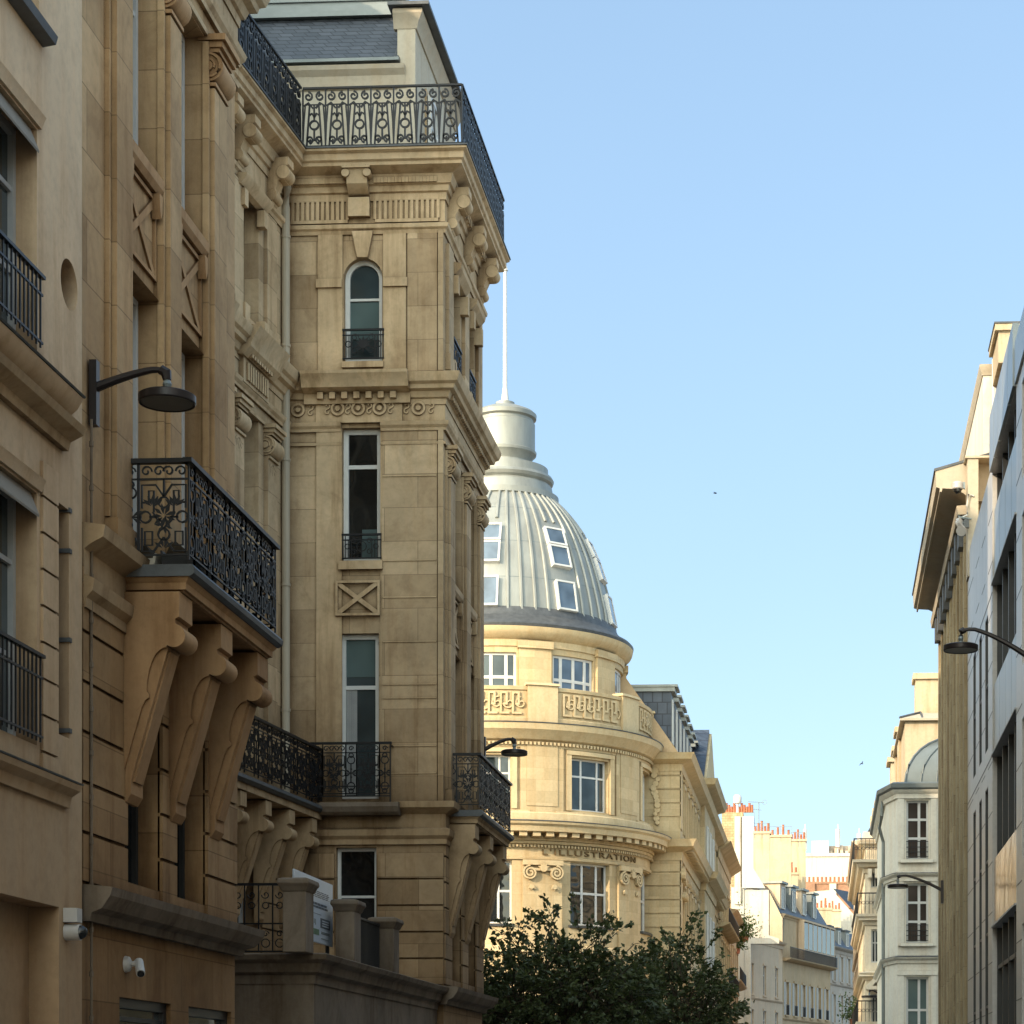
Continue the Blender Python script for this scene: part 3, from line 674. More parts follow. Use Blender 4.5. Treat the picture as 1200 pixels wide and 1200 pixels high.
for q in (-1, 1):
    k.loft([[FD.P(um2 + q * .2 + .075 * cos(2 * pi * i / 10), d, zd(211) + .075 * sin(2 * pi * i / 10)) for i in range(10)] for d in (.02, .37)])
obj('cornice_bracket', k, M['limeS'], TH_)
# dentils under middle cornice on the street side
dn = MB(); u = YD + .1
while u < D1: dn.box(FL, u, u + .07, .09, .16, m0 - .1, m0 - .01); u += .14
u = YD + .3
while u < D1 - .2: dn.box(FL, u, u + .09, .1, .2, t0 - .28, t0 - .14); u += .18
obj('dentil_row', dn, M['limeS'], TH_)
# balcony under the second window of the side wall
bl = MB(); a, b = xd(370), xd(461)
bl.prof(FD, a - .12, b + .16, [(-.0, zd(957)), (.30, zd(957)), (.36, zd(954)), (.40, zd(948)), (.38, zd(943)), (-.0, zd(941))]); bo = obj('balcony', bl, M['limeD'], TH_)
r = MB(); zr0, zr1 = zd(936), zd(875); iron_run(r, FD, a, b, .30, zr0, zr1, .42); handrail(r, FD, a - .03, b + .03, .3, zr1, .07, .04)
r.box(FD, a, b, .285, .315, zr0 + .0, zr0 + .02); r.box(FD, a, b, .285, .315, zr0 + .18, zr0 + .2)
for u in (a, b): r.box(FD, u - .012, u + .012, .29, .31, zr0 - .1, zr1); r.box(FD, u - .01, u + .01, -.02, .3, zr1 - .02, zr1)
obj('railing', r, M['iron'], bo)

# ---- recessed wing
def uc(px): return FC.q(px)[0]
ja = uc(303)                         # far jamb of the windows
hs = [(ja - 1.15, ja, 7.0, 9.95), (ja - 1.15, ja, 10.9, zd(500) - .35), (ja - 1.0, ja, 15.25, 17.35), (ja - 1.1, ja, 3.8, 6.0)]
hs += [(h[0] - 2.6, h[1] - 2.6, h[2], h[3]) for h in hs] + [(h[0] - 5.2, h[1] - 5.2, h[2], h[3]) for h in hs]
W_.wall(FC, -13.4, 0, 0, 18.9, hs, .4)
for i, h in enumerate(hs): window(FC, *h, TH_, .36, 2, (.72,), fm='wpaint', gm='tealD', fw=.09)
for j in (0, -2.6, -5.2):
    c = MB(); um = (ja + uc(326)) / 2 + j
    for m in (um, um - 1.75):
        p = MB(); p.box(FC, m - .26, m + .26, -.02, .08, Z_FL, 13.0); p.box(FC, m - .26, m + .26, -.02, .07, 15.0, 17.4); p.box(FC, m - .3, m + .3, -.02, .12, 15.0, 15.3); obj('pilaster', p, M['lime'], TH_)
        c = MB(); capital(c, FC, m, .46, 13.42, .02, .18); obj('capital', c, M['limeS'], TH_)
        k = MB(); modil(k, FC, m, .3, .42, 17.62, 18.42); obj('cornice_bracket', k, M['limeS'], TH_)
    ho = MB(); a, b = hs[2][0] + j, hs[2][1] + j
    ho.prof(FC, a - .2, b + .2, [(0, 17.3), (.1, 17.33), (.2, 17.44), (.22, 17.5), (0, 17.53)])
    for s in (a, b): ho.box(FC, s - .09, s + .09, 0, .14, 17.0, 17.29); ho.box(FC, s - .12, s + .12, 0, .16, 15.0, 15.3)
    # carved hood above the second-floor window
    z = zd(500)
    ho.prof(FC, a - .25, b + .35, [(0, m0 - .15), (.16, m0 - .15), (.30, m0 - .02), (.32, m0 + .06), (.44, m1 - .04), (.47, m1 + .02), (0, m1 + .1)])
    ho.box(FC, a - .1, b + .2, 0, .12, z + .02, m0 - .15)
    for i in range(9):
        u = a + (b - a + .1) * (i + .5) / 9; ho.box(FC, u - .035, u + .035, .11, .16, z + .08, m0 - .22)
        ho.box(FC, u - .05, u + .03, .15, .24, m0 - .14, m0 - .04)
    obj('window_hood', ho, M['limeS'], TH_)
bl = MB(); a, b = -6.5, -.12; out = .75
bl.box(FC, a, b, -.02, out - .06, Z_SL + .0, Z_SL + .118); bo = obj('balcony', bl, M['limeS'], TH_)
le = MB(); le.prof(FC, a, b + .04, [(0, Z_SL + .12), (out - .02, Z_SL + .12), (out + .03, Z_SL + .17), (out, Z_FL), (0, Z_FL)]); obj('slab_edge', le, M['lead'], bo)
r = MB(); iron_run(r, FC, a, b, out - .06, Z_FL + .05, Z_FL + 1.02, .5); handrail(r, FC, a, b, out - .06, Z_FL + 1.02, .08, .045); obj('railing', r, M['iron'], bo)
for k in range(4):
    c = MB(); console(c, FC, -.45 - 1.25 * k, .3, out * .93, Z_SL - .02, 4.6); obj('bracket', c, M['limeS'], bo)
ru = MB(); z = 3.6
while z < 6.4:
    ru.box(FC, ja + .1, -.02, -.02, .04, z, z + .44); z += .475
obj('rusticated_pier', ru, M['lime'], TH_)
# drainpipe in the corner
dp = MB(); px_, py_ = XI + .05, YD - .34
dp.tube([(px_, py_, Z_FL + .2), (px_, py_, t0 - .75)], .075, 12); dp.tube([(px_, py_, t0 - .75), (px_ + .05, py_ - .1, t0 - .45), (px_ + .08, py_ - .25, t0 - .3)], .075, 12)
for z in (8.6, 10.9, 13.2, 15.3, 17.3): dp.tube([(px_, py_, z), (px_, py_, z + .05)], .088, 12)
obj('drainpipe', dp, M['pipe'], TH_)

# ---- bodies, roofs
W_.core(-19, XL - .6, B0, B1 - .01, 0, 18.6); W_.core(-19, XL - .6, YD + .6, D1, 0, 18.6); W_.core(-19, XI - 1.9, B1 - 3, YD + 1, 0, 18.6)
W_.add([(XL, B1, 0), (XI - 2, B1, 0), (XI - 2, B1, 18.9), (XL, B1, 18.9)], [(0, 1, 2, 3)])
W_.add([(XL, D1, 0), (-19, D1, 0), (-19, D1, 18.9), (XL, D1, 18.9)], [(0, 1, 2, 3)])
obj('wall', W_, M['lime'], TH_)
tr = MB(); tr.core(-19, XL - .02, B0, B1 - .02, 18.62, 18.9); tr.core(-19, XL - .02, YD + .02, D1 - .02, 18.62, 18.9); tr.core(-19, XI - 1.2, B1 - .02, YD + .02, 18.62, 18.88); obj('terrace_floor', tr, M['lead'], TH_)
# top railings
r = MB(); zr0, zr1 = t1 + .08, zd(114)
FDr = Fr(0, YD - .38, 0); roof_run(r, FDr, FC.P(0, .38, 0)[0], XL + .40, 0, zr0, zr1, .415)
roof_run(r, FC, -13.0, -.38, .38, zr0, zr1, .415); FLr = Fr(XL + .40, 0, 90); roof_run(r, FLr, YD - .38, D1 + .3, 0, zr0, zr1, .415)
obj('roof_railing', r, M['iron'], TH_)
r = MB(); roof_run(r, FLr, B0 + .1, B1 + .3, 0, zr0, zr1, .5); obj('roof_railing', r, M['iron'], TH_)
# attic storey of the far pavilion
YA = YD + 1.75; FA = Fr(0, YA, 0); XA = FA.q(528)[0] ; XA = -7.85
za = zat(84, -9, YA); zb = zat(72, -9, YA)
at = MB(); at.box(FA, -16, XA - .35, -2.5, 0, 18.9, za); at.core(-16, XA - .36, YA + .3, D1 - .4, 18.9, za - .2)
at.box(FA, XA - .349, XA, -4.6, .02, 18.9, zat(22, XA, YA))
obj('attic_wall', at, M['attic'], TH_)
ac = MB(); ac.prof(FA, -16, XA - .2, [(-.1, za - .35), (.03, za - .35), (.05, za - .3), (.02, za - .28), (.04, za - .1), (.12, za), (.14, za + .08), (-.1, za + .1)])
zt = zat(22, XA, YA); ac.sweep([(XA - .42, YA), (XA, YA), (XA, YA + 4.6)], [(-.1, zt - .2), (.03, zt - .2), (.06, zt - .1), (.10, zt - .02), (.15, zt + .06), (.15, zt + .14), (-.1, zt + .16)])
obj('attic_cornice', ac, M['soffit'], TH_)
ac = MB(); ac.core(XA - .5, XA + .3, YA - .25, YA + 4.85, zt + .165, zt + .23); obj('attic_coping', ac, M['lead'], TH_)
aw = MB(); FAx = Fr(XA + .002, 0, 90); aw.box(FAx, YA + 1.0, YA + 1.9, -.02, .03, 19.3, 21.4); obj('window_surround', aw, M['limeS'], TH_)
window(Fr(XA + .25, 0, 90), YA + 1.05, YA + 1.85, 19.35, 21.3, TH_, .2, 2, (.7,))
ch = MB(); ch.core(XL - .75, XL - .1, D1 - .1, D1 + .5, 18.9, 20.6); obj('chimney', ch, M['chim'], TH_)
sl = MB(); x0, x1 = -13.2, XA - .36; zs1 = zat(20, -9, YA + 1.3)
P0 = (x0, YA - .06, zb - .05); P1 = (x1, YA - .06, zb - .05); P2 = (x1, YA + 1.3, zs1); P3 = (x0, YA + 1.3, zs1)
sl.poly([P0, P1, P2, P3]); sl.poly([P1, (x1, D1, zb - .05), (x1, D1 - .2, zs1), P2]); obj('mansard_roof', sl, M['slate'], TH_)
zf = MB(); zf.box(FA, -16, XA - .3, -.02, .16, zb - .06, zb + .0)
F2 = Fr(0, YA + 1.25, 0); zf.box(F2, x0, x1 + .02, -.1, .1, zs1 - .03, zs1 + .07); zf.box(F2, x0, x1 + .02, -.2, .04, zs1 + .1, zs1 + .2)
zf.core(x0, x1 - .1, YA + 1.4, D1 - .3, zs1 - .1, zs1 + .55)
for k in range(4): zf.box(Fr(0, YA + 1.4, 0), x0, x1 - .1, -.05, .04 + .0 * k, zs1 + .24 + k * .13, zs1 + .285 + k * .13)
obj('zinc_flashing', zf, M['zinc'], TH_)
hp = MB(); hp.tube([P1, P2], .07, 8); obj('hip_roll', hp, M['lead'], TH_)
# mansard of the wing with a zinc dormer, heightened unseen to keep sun off the attic
ms = MB(); o = .9
A0, A1 = FC.P(-13, -o, 18.9), FC.P(-1.0, -o, 18.9); C0, C1 = FC.P(-13, -o - 2.2, 26), FC.P(-1.0, -o - 2.2, 26)
ms.poly([A0, A1, C1, C0]); ms.core(-19, XI - 3.4, B1, YD + .4, 18.9, 26); obj('mansard_roof', ms, M['slate'], TH_)
dm = MB()
for u in (-2.9, -6.2):
    dm.prof(FC, u - .6, u + .6, [(-1.2, 19.4), (-o + .25, 19.4), (-o + .1, 21.0), (-o - .2, 21.7), (-o - .7, 22.1), (-o - 2, 22.2), (-o - 2, 19.4)])
obj('dormer', dm, M['zincL'], TH_)
rb = MB(); rb.core(-13, XL - 1.2, B0 + .3, B1 - .5, 18.9, 22.8); obj('mansard_roof', rb, M['slate'], TH_)

# ---- terrace along the street between the pavilions
YT = yat(375, XL); ZT = zat(1117, XL, YT)
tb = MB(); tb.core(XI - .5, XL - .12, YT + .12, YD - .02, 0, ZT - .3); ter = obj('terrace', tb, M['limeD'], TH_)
tc = MB(); pt = [(XI - .5, YT + .12), (XL - .12, YT + .12), (XL - .12, YD - .02)]
tc.sweep(pt, [(-.3, ZT - .42), (.02, ZT - .42), (.03, ZT - .3), (.10, ZT - .26), (.13, ZT - .14), (.22, ZT - .09), (.25, ZT - .02), (.2, ZT), (-.3, ZT + .02)])
tc.sweep(pt, [(-.1, .0), (.06, 0), (.06, .6), (-.1, .62)]); tc.sweep(pt, [(-.1, 2.3), (.03, 2.3), (.03, 2.36), (-.1, 2.36)])
tc.core(XI - .5, XL - .3, YT + .3, YD - .02, ZT - .3, ZT - .03)
obj('terrace_cornice', tc, M['limeD'], ter)
PIERS = []
for px0, px1, py_top, pxr in ((331, 359, 1030, 372), (393, 416, 1055, 424), (436, 462, 1076, 472)):
    Yp = yat(px1, XL - .05); x1 = XL - .06; x0 = xat(px0, Yp); ht = zat(py_top, x1, Yp)
    x0 = max(x0, x1 - .5)
    p = MB(); p.core(x0, x1, Yp, Yp + .48, ZT - .02, ht - .16)
    cxm, cym = (x0 + x1) / 2, Yp + .24; hx, hy = (x1 - x0) / 2, .24
    rg = []
    for o, z in ((.0, ht - .17), (.02, ht - .15), (.045, ht - .09), (.07, ht - .06), (.06, ht - .0), (.0, ht + .02)):
        rg.append([(cxm - hx - o, cym - hy - o, z), (cxm + hx + o, cym - hy - o, z), (cxm + hx + o, cym + hy + o, z), (cxm - hx - o, cym + hy + o, z)])
    p.loft(rg); obj('gate_pier', p, M['limeD'], ter, bevel=.012); PIERS.append((x0, x1, Yp))
r = MB(); FT = Fr(0, YT + .25, 0); a, b = xat(262, YT + .25), PIERS[0][0]; z0, z1 = ZT + .03, zat(1036, -8.3, YT)
r.box(FT, a - 1, b, -.012, .012, z0, z0 + .025); handrail(r, FT, a - 1, b, 0, z1, .05, .035); zmid = z0 + (z1 - z0) * .42; r.box(FT, a - 1, b, -.012, .012, zmid, zmid + .02)
u = a - .9
k = 0
while u < b - .02:
    r.pl(FT, 0, [(u, z0), (u, z1)], .013); k += 1
    if k % 3 != 0 or True:
        um = u + .1; r.circ(FT, 0, um, z0 + .13, .06, .01, 10); r.spiral(FT, 0, um, z0 + .26, .05, .015, 0, 2.3 * pi, .01)
        if True: r.spiral(FT, 0, um, z1 - .13, .06, .015, pi, 3.2 * pi, .01); r.circ(FT, 0, um, z1 - .28, .045, .01, 10)
    u += .2
obj('railing', r, M['iron'], ter)
r = MB(); FTs = Fr(XL - .3, 0, 90)
for i in (1,):
    ya, yb = PIERS[i][2] + .48, (PIERS[i + 1][2] if i < 2 else YD - .02)
    handrail(r, FTs, ya, yb, 0, zat(1060, XL, PIERS[1][2]) - .1, .05, .03); n = max(2, int((yb - ya) / .09))
    for k in range(n): u = ya + (yb - ya) * (k + .5) / n; r.box(FTs, u - .01, u + .01, -.01, .01, ZT, zat(1060, XL, PIERS[1][2]) - .1)
    r.box(FTs, ya, yb, -.03, -.02, ZT + .04, zat(1060, XL, PIERS[1][2]) - .15)
obj('railing', r, M['iron'], ter)

# unseen block added behind the pavilion to shade trees and right-hand fronts
rw = MB(); FR = Fr(-15.5, 0, 90); RH = []
for k in range(10):
    for f in range(7): RH.append((47.2 + k * 3.1, 48.4 + k * 3.1, 1.2 + f * 3.4, 3.4 + f * 3.4))
rw.wall(FR, 45.4, 78, 0, 25, RH, .25); rw.core(-34, -16.1, 45.4, 78, 0, 24.9); rw.add([(-15.5, 78, 0), (-34, 78, 0), (-34, 78, 25), (-15.5, 78, 25)], [(0, 1, 2, 3)]); obj('shade_block', rw, M['cream2'], TH_)
wf = MB(); wg = MB()
for h in RH:
    for a, b, c, d in ((h[0], h[0] + .08, h[2], h[3]), (h[1] - .08, h[1], h[2], h[3]), (h[0] + .08, h[1] - .08, h[3] - .08, h[3]), ((h[0] + h[1]) / 2 - .04, (h[0] + h[1]) / 2 + .04, h[2], h[3] - .08)): wf.box(FR, a, b, -.2, -.14, c, d)
    wg.sheet(FR, h[0], h[1], -.19, h[2], h[3])
o = obj('window_row', wf, M['wpaint'], TH_); obj('pane', wg, M['glass'], o)

# ================================================================== nearest building (plaster) on the left
NB = thing('plaster_building', 'pinkish beige plastered building with hooded windows and a round wall niche, nearest on the left', 'building', (-9, 17, 0))
FN = Fr(XL + .04, 0, 90); N0, N1 = -16.0, yat(96, XL + .04)
def zn(px, py): Y = yat(px, XL); return zat(py, XL, Y)
yj = yat(38, XL)
nm = MB(); wn = []
for k in range(3):
    o = -3.0 * k
    wn += [(yj - 1.25 + o, yj + o, zn(34, 872), zn(38, 578)), (yj - 1.25 + o, yj + o, zn(30, 405), zn(38, 152)), (yj - 1.2 + o, yj + .05 + o, zn(40, 40) + .05, zn(40, 40) + 2.3)]
slit = (yat(62, XL), yat(76, XL), zn(68, 862), zn(68, 592))
low = (yj - 2.2, yat(64, XL), 0.02, zn(64, 1063))
hc = (yat(76, XL), zn(75, 333), .235)
nm.wall(FN, N0, N1, 0, 19.5, wn + [slit, low, (hc[0] - hc[2], hc[0] + hc[2], hc[1] - hc[2], hc[1] + hc[2])], .3)
# round niche: fill the square hole's corners, then a shallow bowl
n = 24; ci = [(hc[0] + hc[2] * .98 * cos(2 * pi * k / n), hc[1] + hc[2] * .98 * sin(2 * pi * k / n)) for k in range(n)]
sq = []
for u, z in ci:
    du, dz = u - hc[0], z - hc[1]; f = hc[2] / max(abs(du), abs(dz)); sq.append((hc[0] + du * f, hc[1] + dz * f))
nm.loft([[FN.P(u, 0, z) for u, z in sq], [FN.P(u, 0.001, z) for u, z in ci], [FN.P(u, -.22, z) for u, z in ci], [FN.P(hc[0], -.24, hc[1])] * n], caps=False)
nm.core(-18, XL - .6, N0, N1, 0, 19.4); nm.poly([(XL + .04, N1, 0), (-18, N1, 0), (-18, N1, 19.5), (XL + .04, N1, 19.5)]); nm.poly([(XL + .04, N0, 0), (-18, N0, 0), (-18, N0, 19.5), (XL + .04, N0, 19.5)])
obj('wall', nm, M['plaster'], NB)
for h in wn: window(FN, *h, NB, .26, 2, (.35, .72), fm='gpaint', gm='tealD', fw=.07)
window(FN, *slit, NB, .28, 1, (.3, .62), fm='dkframe', gm='glass', fw=.04)
dr = MB(); dr.box(FN, low[0], low[1], -.34, -.28, 0, low[3]); obj('door', dr, M['plaster'], NB)
cn = MB()
def nprof(z, pr, u1=N1, u0=N0): cn.prof(FN, u0, min(u1, N1 - .45), [(d, z + h) for d, h in pr])
zc = zn(96, 490); nprof(zc, [(-.02, -.32), (.03, -.32), (.04, -.16), (.11, -.1), (.16, -.02), (.17, 0), (.0, .06), (-.02, .06)])
zc2 = zn(92, 930); nprof(zc2, [(-.02, -.2), (.04, -.2), (.06, -.1), (.14, -.05), (.16, .0), (0, .05), (-.02, .05)])
obj('string_course', cn, M['plaster'], NB)
ld = MB(); ld.prof(FN, N0, N1 - .44, [(-.02, zc + .064), (.18, zc + .004), (.19, zc + .02), (-.02, zc + .09)]); ld.prof(FN, N0, N1 - .44, [(-.02, zc2 + .054), (.165, zc2 + .004), (.17, zc2 + .02), (-.02, zc2 + .08)]); obj('lead_flashing', ld, M['lead'], NB)
for k, h in enumerate(wn):
    if k % 3 == 2: continue
    hd = MB(); z = h[3]
    hd.prof(FN, h[0] - .06, h[1] + .05, [(0, z + .02), (.03, z + .02), (.05, z + .08), (.07, z + .12), (0, z + .13)]); obj('window_hood', hd, M['plaster'], NB)
    bl = MB(); bl.prof(FN, h[0] + .02, h[1] - .02, [(-.12, z - .0), (-.05, z - .0), (.03, z - .2), (.025, z - .22), (-.12, z - .02)]); obj('blind_box', bl, M['awn'], NB)
    rl = MB(); z0 = h[2] + .02; zt_ = z0 + (.75 if k % 3 == 0 else .62)
    handrail(rl, FN, h[0], h[1] + .02, .05, zt_, .05, .03); rl.box(FN, h[0], h[1], .04, .06, z0 + .04, z0 + .06); rl.box(FN, h[0], h[1], .04, .06, z0 + (zt_ - z0) * .75, z0 + (zt_ - z0) * .75 + .02)
    u = h[0]
    while u <= h[1]: rl.pl(FN, .05, [(u, z0), (u, zt_)], .011); u += .1
    obj('window_railing', rl, M['iron'], NB)
hd = MB(); u1 = yat(68, XL); zh = zn(66, 512)
hd.prof(FN, N0, u1, [(0, zh - .12), (.06, zh - .12), (.08, zh - .04), (.2, zh + .02), (.23, zh + .08), (.02, zh + .16), (0, zh + .16)]); obj('canopy_moulding', hd, M['limeS'], NB)
st = MB(); z = zn(50, 925)
a, b = yat(39, XL) + .06, yat(60, XL)
while z < zc - .9:
    st.box(FN, a, b, -.01, .03, z, z + .30); z += .325
obj('rusticated_strip', st, M['plaster'], NB)
sl = MB()
for py in (592, 640, 745, 852): z = zn(70, py + 4); sl.box(FN, slit[1] - .02, slit[1] + .04, -.2, .015, z, z + .04)
obj('window_ledge', sl, M['lead'], NB)
tp = MB(); w = wn[2]; tp.prof(FN, N0, w[1] + .1, [(0, w[2] - .12), (.12, w[2] - .1), (.14, w[2] - .03), (0, w[2] - .01)]); obj('window_sill', tp, M['lead'], NB)
pp = MB(); yp = yat(101, XL); pp.tube([(XL + .05, yp, .1), (XL + .05, yp, 8.0)], .014, 6)
z = .6
while z < 8: pp.tube([(XL + .05, yp, z), (XL + .05, yp, z + .05)], .022, 6); z += .42
obj('cable_conduit', pp, M['limeD'], NB)

def trough(label, u0, u1, d0, d1, h, mat):
    o = FL.P((u0 + u1) / 2, (d0 + d1) / 2, Z_FL); T = thing('planter_box', label, 'planter', o, 'planter boxes on the near balcony')
    b = MB(); b.prof(FL, u0, u1, [(d0 + .03, Z_FL + .002), (d1 - .03, Z_FL + .002), (d1, Z_FL + h), (d1 - .02, Z_FL + h), (d1 - .04, Z_FL + h - .05), (d0 + .04, Z_FL + h - .05), (d0 + .02, Z_FL + h), (d0, Z_FL + h)]); obj('box', b, M[mat], T)
    s = MB(); s.prof(FL, u0 + .02, u1 - .02, [(d0 + .05, Z_FL + h - .049), (d1 - .05, Z_FL + h - .049), (d1 - .08, Z_FL + h + .04), ((d0 + d1) / 2, Z_FL + h + .1), (d0 + .08, Z_FL + h + .03)]); obj('soil', s, M['bark'], T)
trough('dark trough standing behind the iron end panel of the near balcony', sb + .25, sb + 1.3, ob_ * .45, ob_ - .1, .2, 'dkframe')
trough('pale stone trough beside the dark one on the near balcony', sb + .2, sb + .9, .05, ob_ * .42, .16, 'white')
# ================================================================== domed corner building
DX, DY = -16.15, 112.0
sA = .0431
DB = thing('domed_building', 'yellow stone corner building with ribbed zinc dome, mast and carved lettering on its round front', 'building', (DX, DY, 0))
def zf(py, r): return zat(py, DX, DY - r)
RL, RT = 7.35, 6.0
CL, CT = Cy(DX, DY, RL), Cy(DX, DY, RT)
AW = [-39.5, 1.5, 42.5, 83.5]; AP = [-60, -19, 22, 63, 104]
A0, A1 = radians(-100), radians(128)
zL0, zL1 = zf(1082, RL), zf(1008, RL)       # lower window row
zU0, zU1 = zf(946, RL), zf(884, RL)         # upper window row
zB0, zB1 = zf(838, RL), zf(803, RL)         # parapet
zT0, zT1 = zf(806, RT), zf(764, RT)         # drum windows
zD = zf(738, RT) + .25                      # foot of the dome
dw = MB()
hl = [(CL.a(a - 9.2), CL.a(a + 9.2), zL0, zL1) for a in AW] + [(CL.a(a - 8.6), CL.a(a + 8.6), zU0, zU1) for a in AW] + [(CL.a(a - 8), CL.a(a + 8), 1.0, 6.2) for a in AW]
dw.wall(CL, RL * A0, RL * A1, 0, zB0, hl, .42)
ht = [(CT.a(a - 11.8), CT.a(a + 11.8), zT0 - .3, zT1) for a in AW]
dw.wall(CT, RT * A0, RT * A1, zB0 - .4, zD, ht, .3)
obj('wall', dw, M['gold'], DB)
for i, a in enumerate(AW):
    window(CL, *hl[i], DB, .34, 3, (.52,), fw=.1, bar=.12, gm='glass', wide=(.34, .72)); window(CL, *hl[4 + i], DB, .34, 3, (.66,), fw=.09, bar=.1, gm='tealD', wide=(.3, .76))
    window(CT, *ht[i], DB, .2, 4, (.42,), fw=.12, bar=.16, gm='tealD' if i == 1 else 'skyg', wide=(.2, .5, .8)); window(CL, *hl[8 + i], DB, .3, 2, (.7,), fw=.1)
pn = MB(); pn.lathe(DX, DY, [(RL + .02, zL0 - .16), (RL + .05, zL0 - .15), (RL + .05, zL0 - 1.0), (RL + .2, zL0 - 1.1), (RL + .25, zL0 - 1.35), (RL + .02, zL0 - 1.4)], 72, A0, A1); obj('sill_band', pn, M['goldS'], DB)
sl = MB()
for i in range(4): sl.prof(CL, hl[i][0] - .1, hl[i][1] + .1, [(-.1, zL0 - .14), (.14, zL0 - .14), (.16, zL0 - .02), (-.1, zL0 - .01)])
obj('window_sill', sl, M['lead'], DB)
def ringm(name, pr, mat='goldS', n=96):
    mb = MB(); mb.lathe(DX, DY, pr + [pr[0]], n, A0, A1); return obj(name, mb, M[mat], DB)
# big cornice above the lettering
c0, c1 = zf(1006, RL), zf(962, RL + .9)
ringm('frieze', [(RL - .1, c0 - .02), (RL + .08, c0 - .02), (RL + .1, c0 + .1), (RL + .02, c0 + .14), (RL + .02, c1 - 1.0), (RL + .15, c1 - .95), (RL + .17, c1 - .82), (RL - .1, c1 - .82)])
ringm('main_cornice', [(RL - .1, c1 - .81), (RL + .24, c1 - .8), (RL + .26, c1 - .48), (RL + .95, c1 - .44), (RL + 1.0, c1 - .2), (RL + 1.12, c1 - .1), (RL + 1.15, c1), (RL + .3, c1 + .12), (RL + .26, c1 + .5), (RL + .2, c1 + .56), (RL - .1, c1 + .56)])
ringm('lead_flashing', [(RL + .3, c1 + .13), (RL + 1.16, c1 + .004), (RL + 1.17, c1 + .04), (RL + .3, c1 + .18)], 'lead')
md = MB(); k = -95
while k < 124:
    md.box(CL, CL.a(k - 1.3), CL.a(k + 1.3), .2, .85, c1 - .66, c1 - .442); k += 4.55
k = -98
while k < 124: md.box(CL, CL.a(k - .35), CL.a(k + .35), .1, .2, c1 - 1.12, c1 - 1.0); k += 1.3
obj('modillion_row', md, M['goldS'], DB)
# carved lettering
cu = bpy.data.curves.new('lettering', 'FONT'); cu.body = "L'ILLUSTRATION"; cu.size = .82; cu.extrude = .05; cu.space_character = 1.22
to = bpy.data.objects.new('lettering_tmp', cu); COL.objects.link(to); dg = bpy.context.evaluated_depsgraph_get()
tm = bpy.data.meshes.new_from_object(to.evaluated_get(dg)); bpy.data.objects.remove(to)
xs = [v.co.x for v in tm.vertices]; xm0, xm1 = min(xs), max(xs); ys_ = [v.co.y for v in tm.vertices]; ym0, ym1 = min(ys_), max(ys_); ua, ub = CL.a(22), CL.a(68)
lt = MB(); lt.v = [CL.P(ua + (v.co.x - xm0) / (xm1 - xm0) * (ub - ua), .015 + (.085 if v.co.z > 0 else 0), c0 + .22 + (v.co.y - ym0) / (ym1 - ym0) * (c1 - 1.14 - c0 - .26)) for v in tm.vertices]
lt.f = [tuple(p.vertices) for p in tm.polygons]; lt.m = [0] * len(lt.f); obj('lettering', lt, M['letter'], DB, smooth=False)
# pilasters with scrolled capitals
for a in AP[1:]:
    u = CL.a(a); p = MB(); p.box(CL, u - .95, u + .95, -.05, .16, 1, c0 - .1); p.box(CL, u - 1.0, u + 1.0, -.05, .19, 6.8, 7.2); obj('pilaster', p, M['gold'], DB)
    c = MB(); zc_ = zf(1022, RL)
    c.box(CL, u - .95, u + .95, .1, .32, c0 - .3, c0 - .06)
    for s in (-1, 1):
        c.spiral(CL, .3, u + s * .62, zc_ - .02, .34, .06, pi / 2, pi / 2 - s * 4.2 * pi, .055, 34); c.disc(CL, u + s * .62, zc_ - .02, .3, .1, .26, 16)
        c.disc(CL, u + s * .55, zc_ - .68, .12, .1, .28, 10); leafset(c, CL, .26, u + s * .55, zc_ - .55, .32, 3, -pi * .8, -pi * .2)
    c.box(CL, u - .6, u + .6, .1, .3, zc_ + .08, zc_ + .2); c.disc(CL, u, zc_ + .2, .18, .1, .36, 10); leafset(c, CL, .34, u, zc_ + .2, .3, 5, 0, pi)
    obj('capital', c, M['goldS'], DB)
    p = MB(); p.box(CL, u - 1.05, u + 1.05, -.05, .09, zU0 - .2, zU1 + .75); p.box(CL, u - .75, u + .75, .08, .12, zU0 + .1, zU1 + .5); obj('pilaster', p, M['gold'], DB)
    p = MB(); p.box(CT, u * RT / RL - .78, u * RT / RL + .78, -.05, .16, zB0 - .2, zT1 + .55); p.box(CT, u * RT / RL - .86, u * RT / RL + .86, -.05, .26, zT1 + .2, zT1 + .55); obj('pilaster', p, M['gold'], DB)
fr = MB()
for i in range(4):
    h = hl[4 + i]
    for a, b in ((h[0] - .32, h[0] - .05), (h[1] + .05, h[1] + .32)): fr.box(CL, a, b, -.02, .1, h[2] - .05, h[3] + .3)
    fr.box(CL, h[0] - .32, h[1] + .32, -.02, .13, h[3] + .12, h[3] + .32); fr.box(CL, h[0] - .9, h[1] + .9, -.02, .2, h[2] - .36, h[2] - .12)
obj('window_surround', fr, M['goldS'], DB)
# cornice below the parapet
c2 = zf(846, RL + .5)
ringm('upper_cornice', [(RL - .1, c2 - 1.1), (RL + .06, c2 - 1.1), (RL + .1, c2 - .8), (RL + .26, c2 - .72), (RL + .5, c2 - .42), (RL + .62, c2 - .3), (RL + .68, c2 - .02), (RL - .3, c2 + .1)])
ringm('lead_flashing', [(RL + .1, c2 + .06), (RL + .7, c2 - .015), (RL + .71, c2 + .03), (RL + .1, c2 + .14)], 'lead')
dn = MB(); k = -98
while k < 124: dn.box(CL, CL.a(k - .4), CL.a(k + .4), .08, .2, c2 - .98, c2 - .84); k += 1.5
obj('dentil_row', dn, M['goldS'], DB)
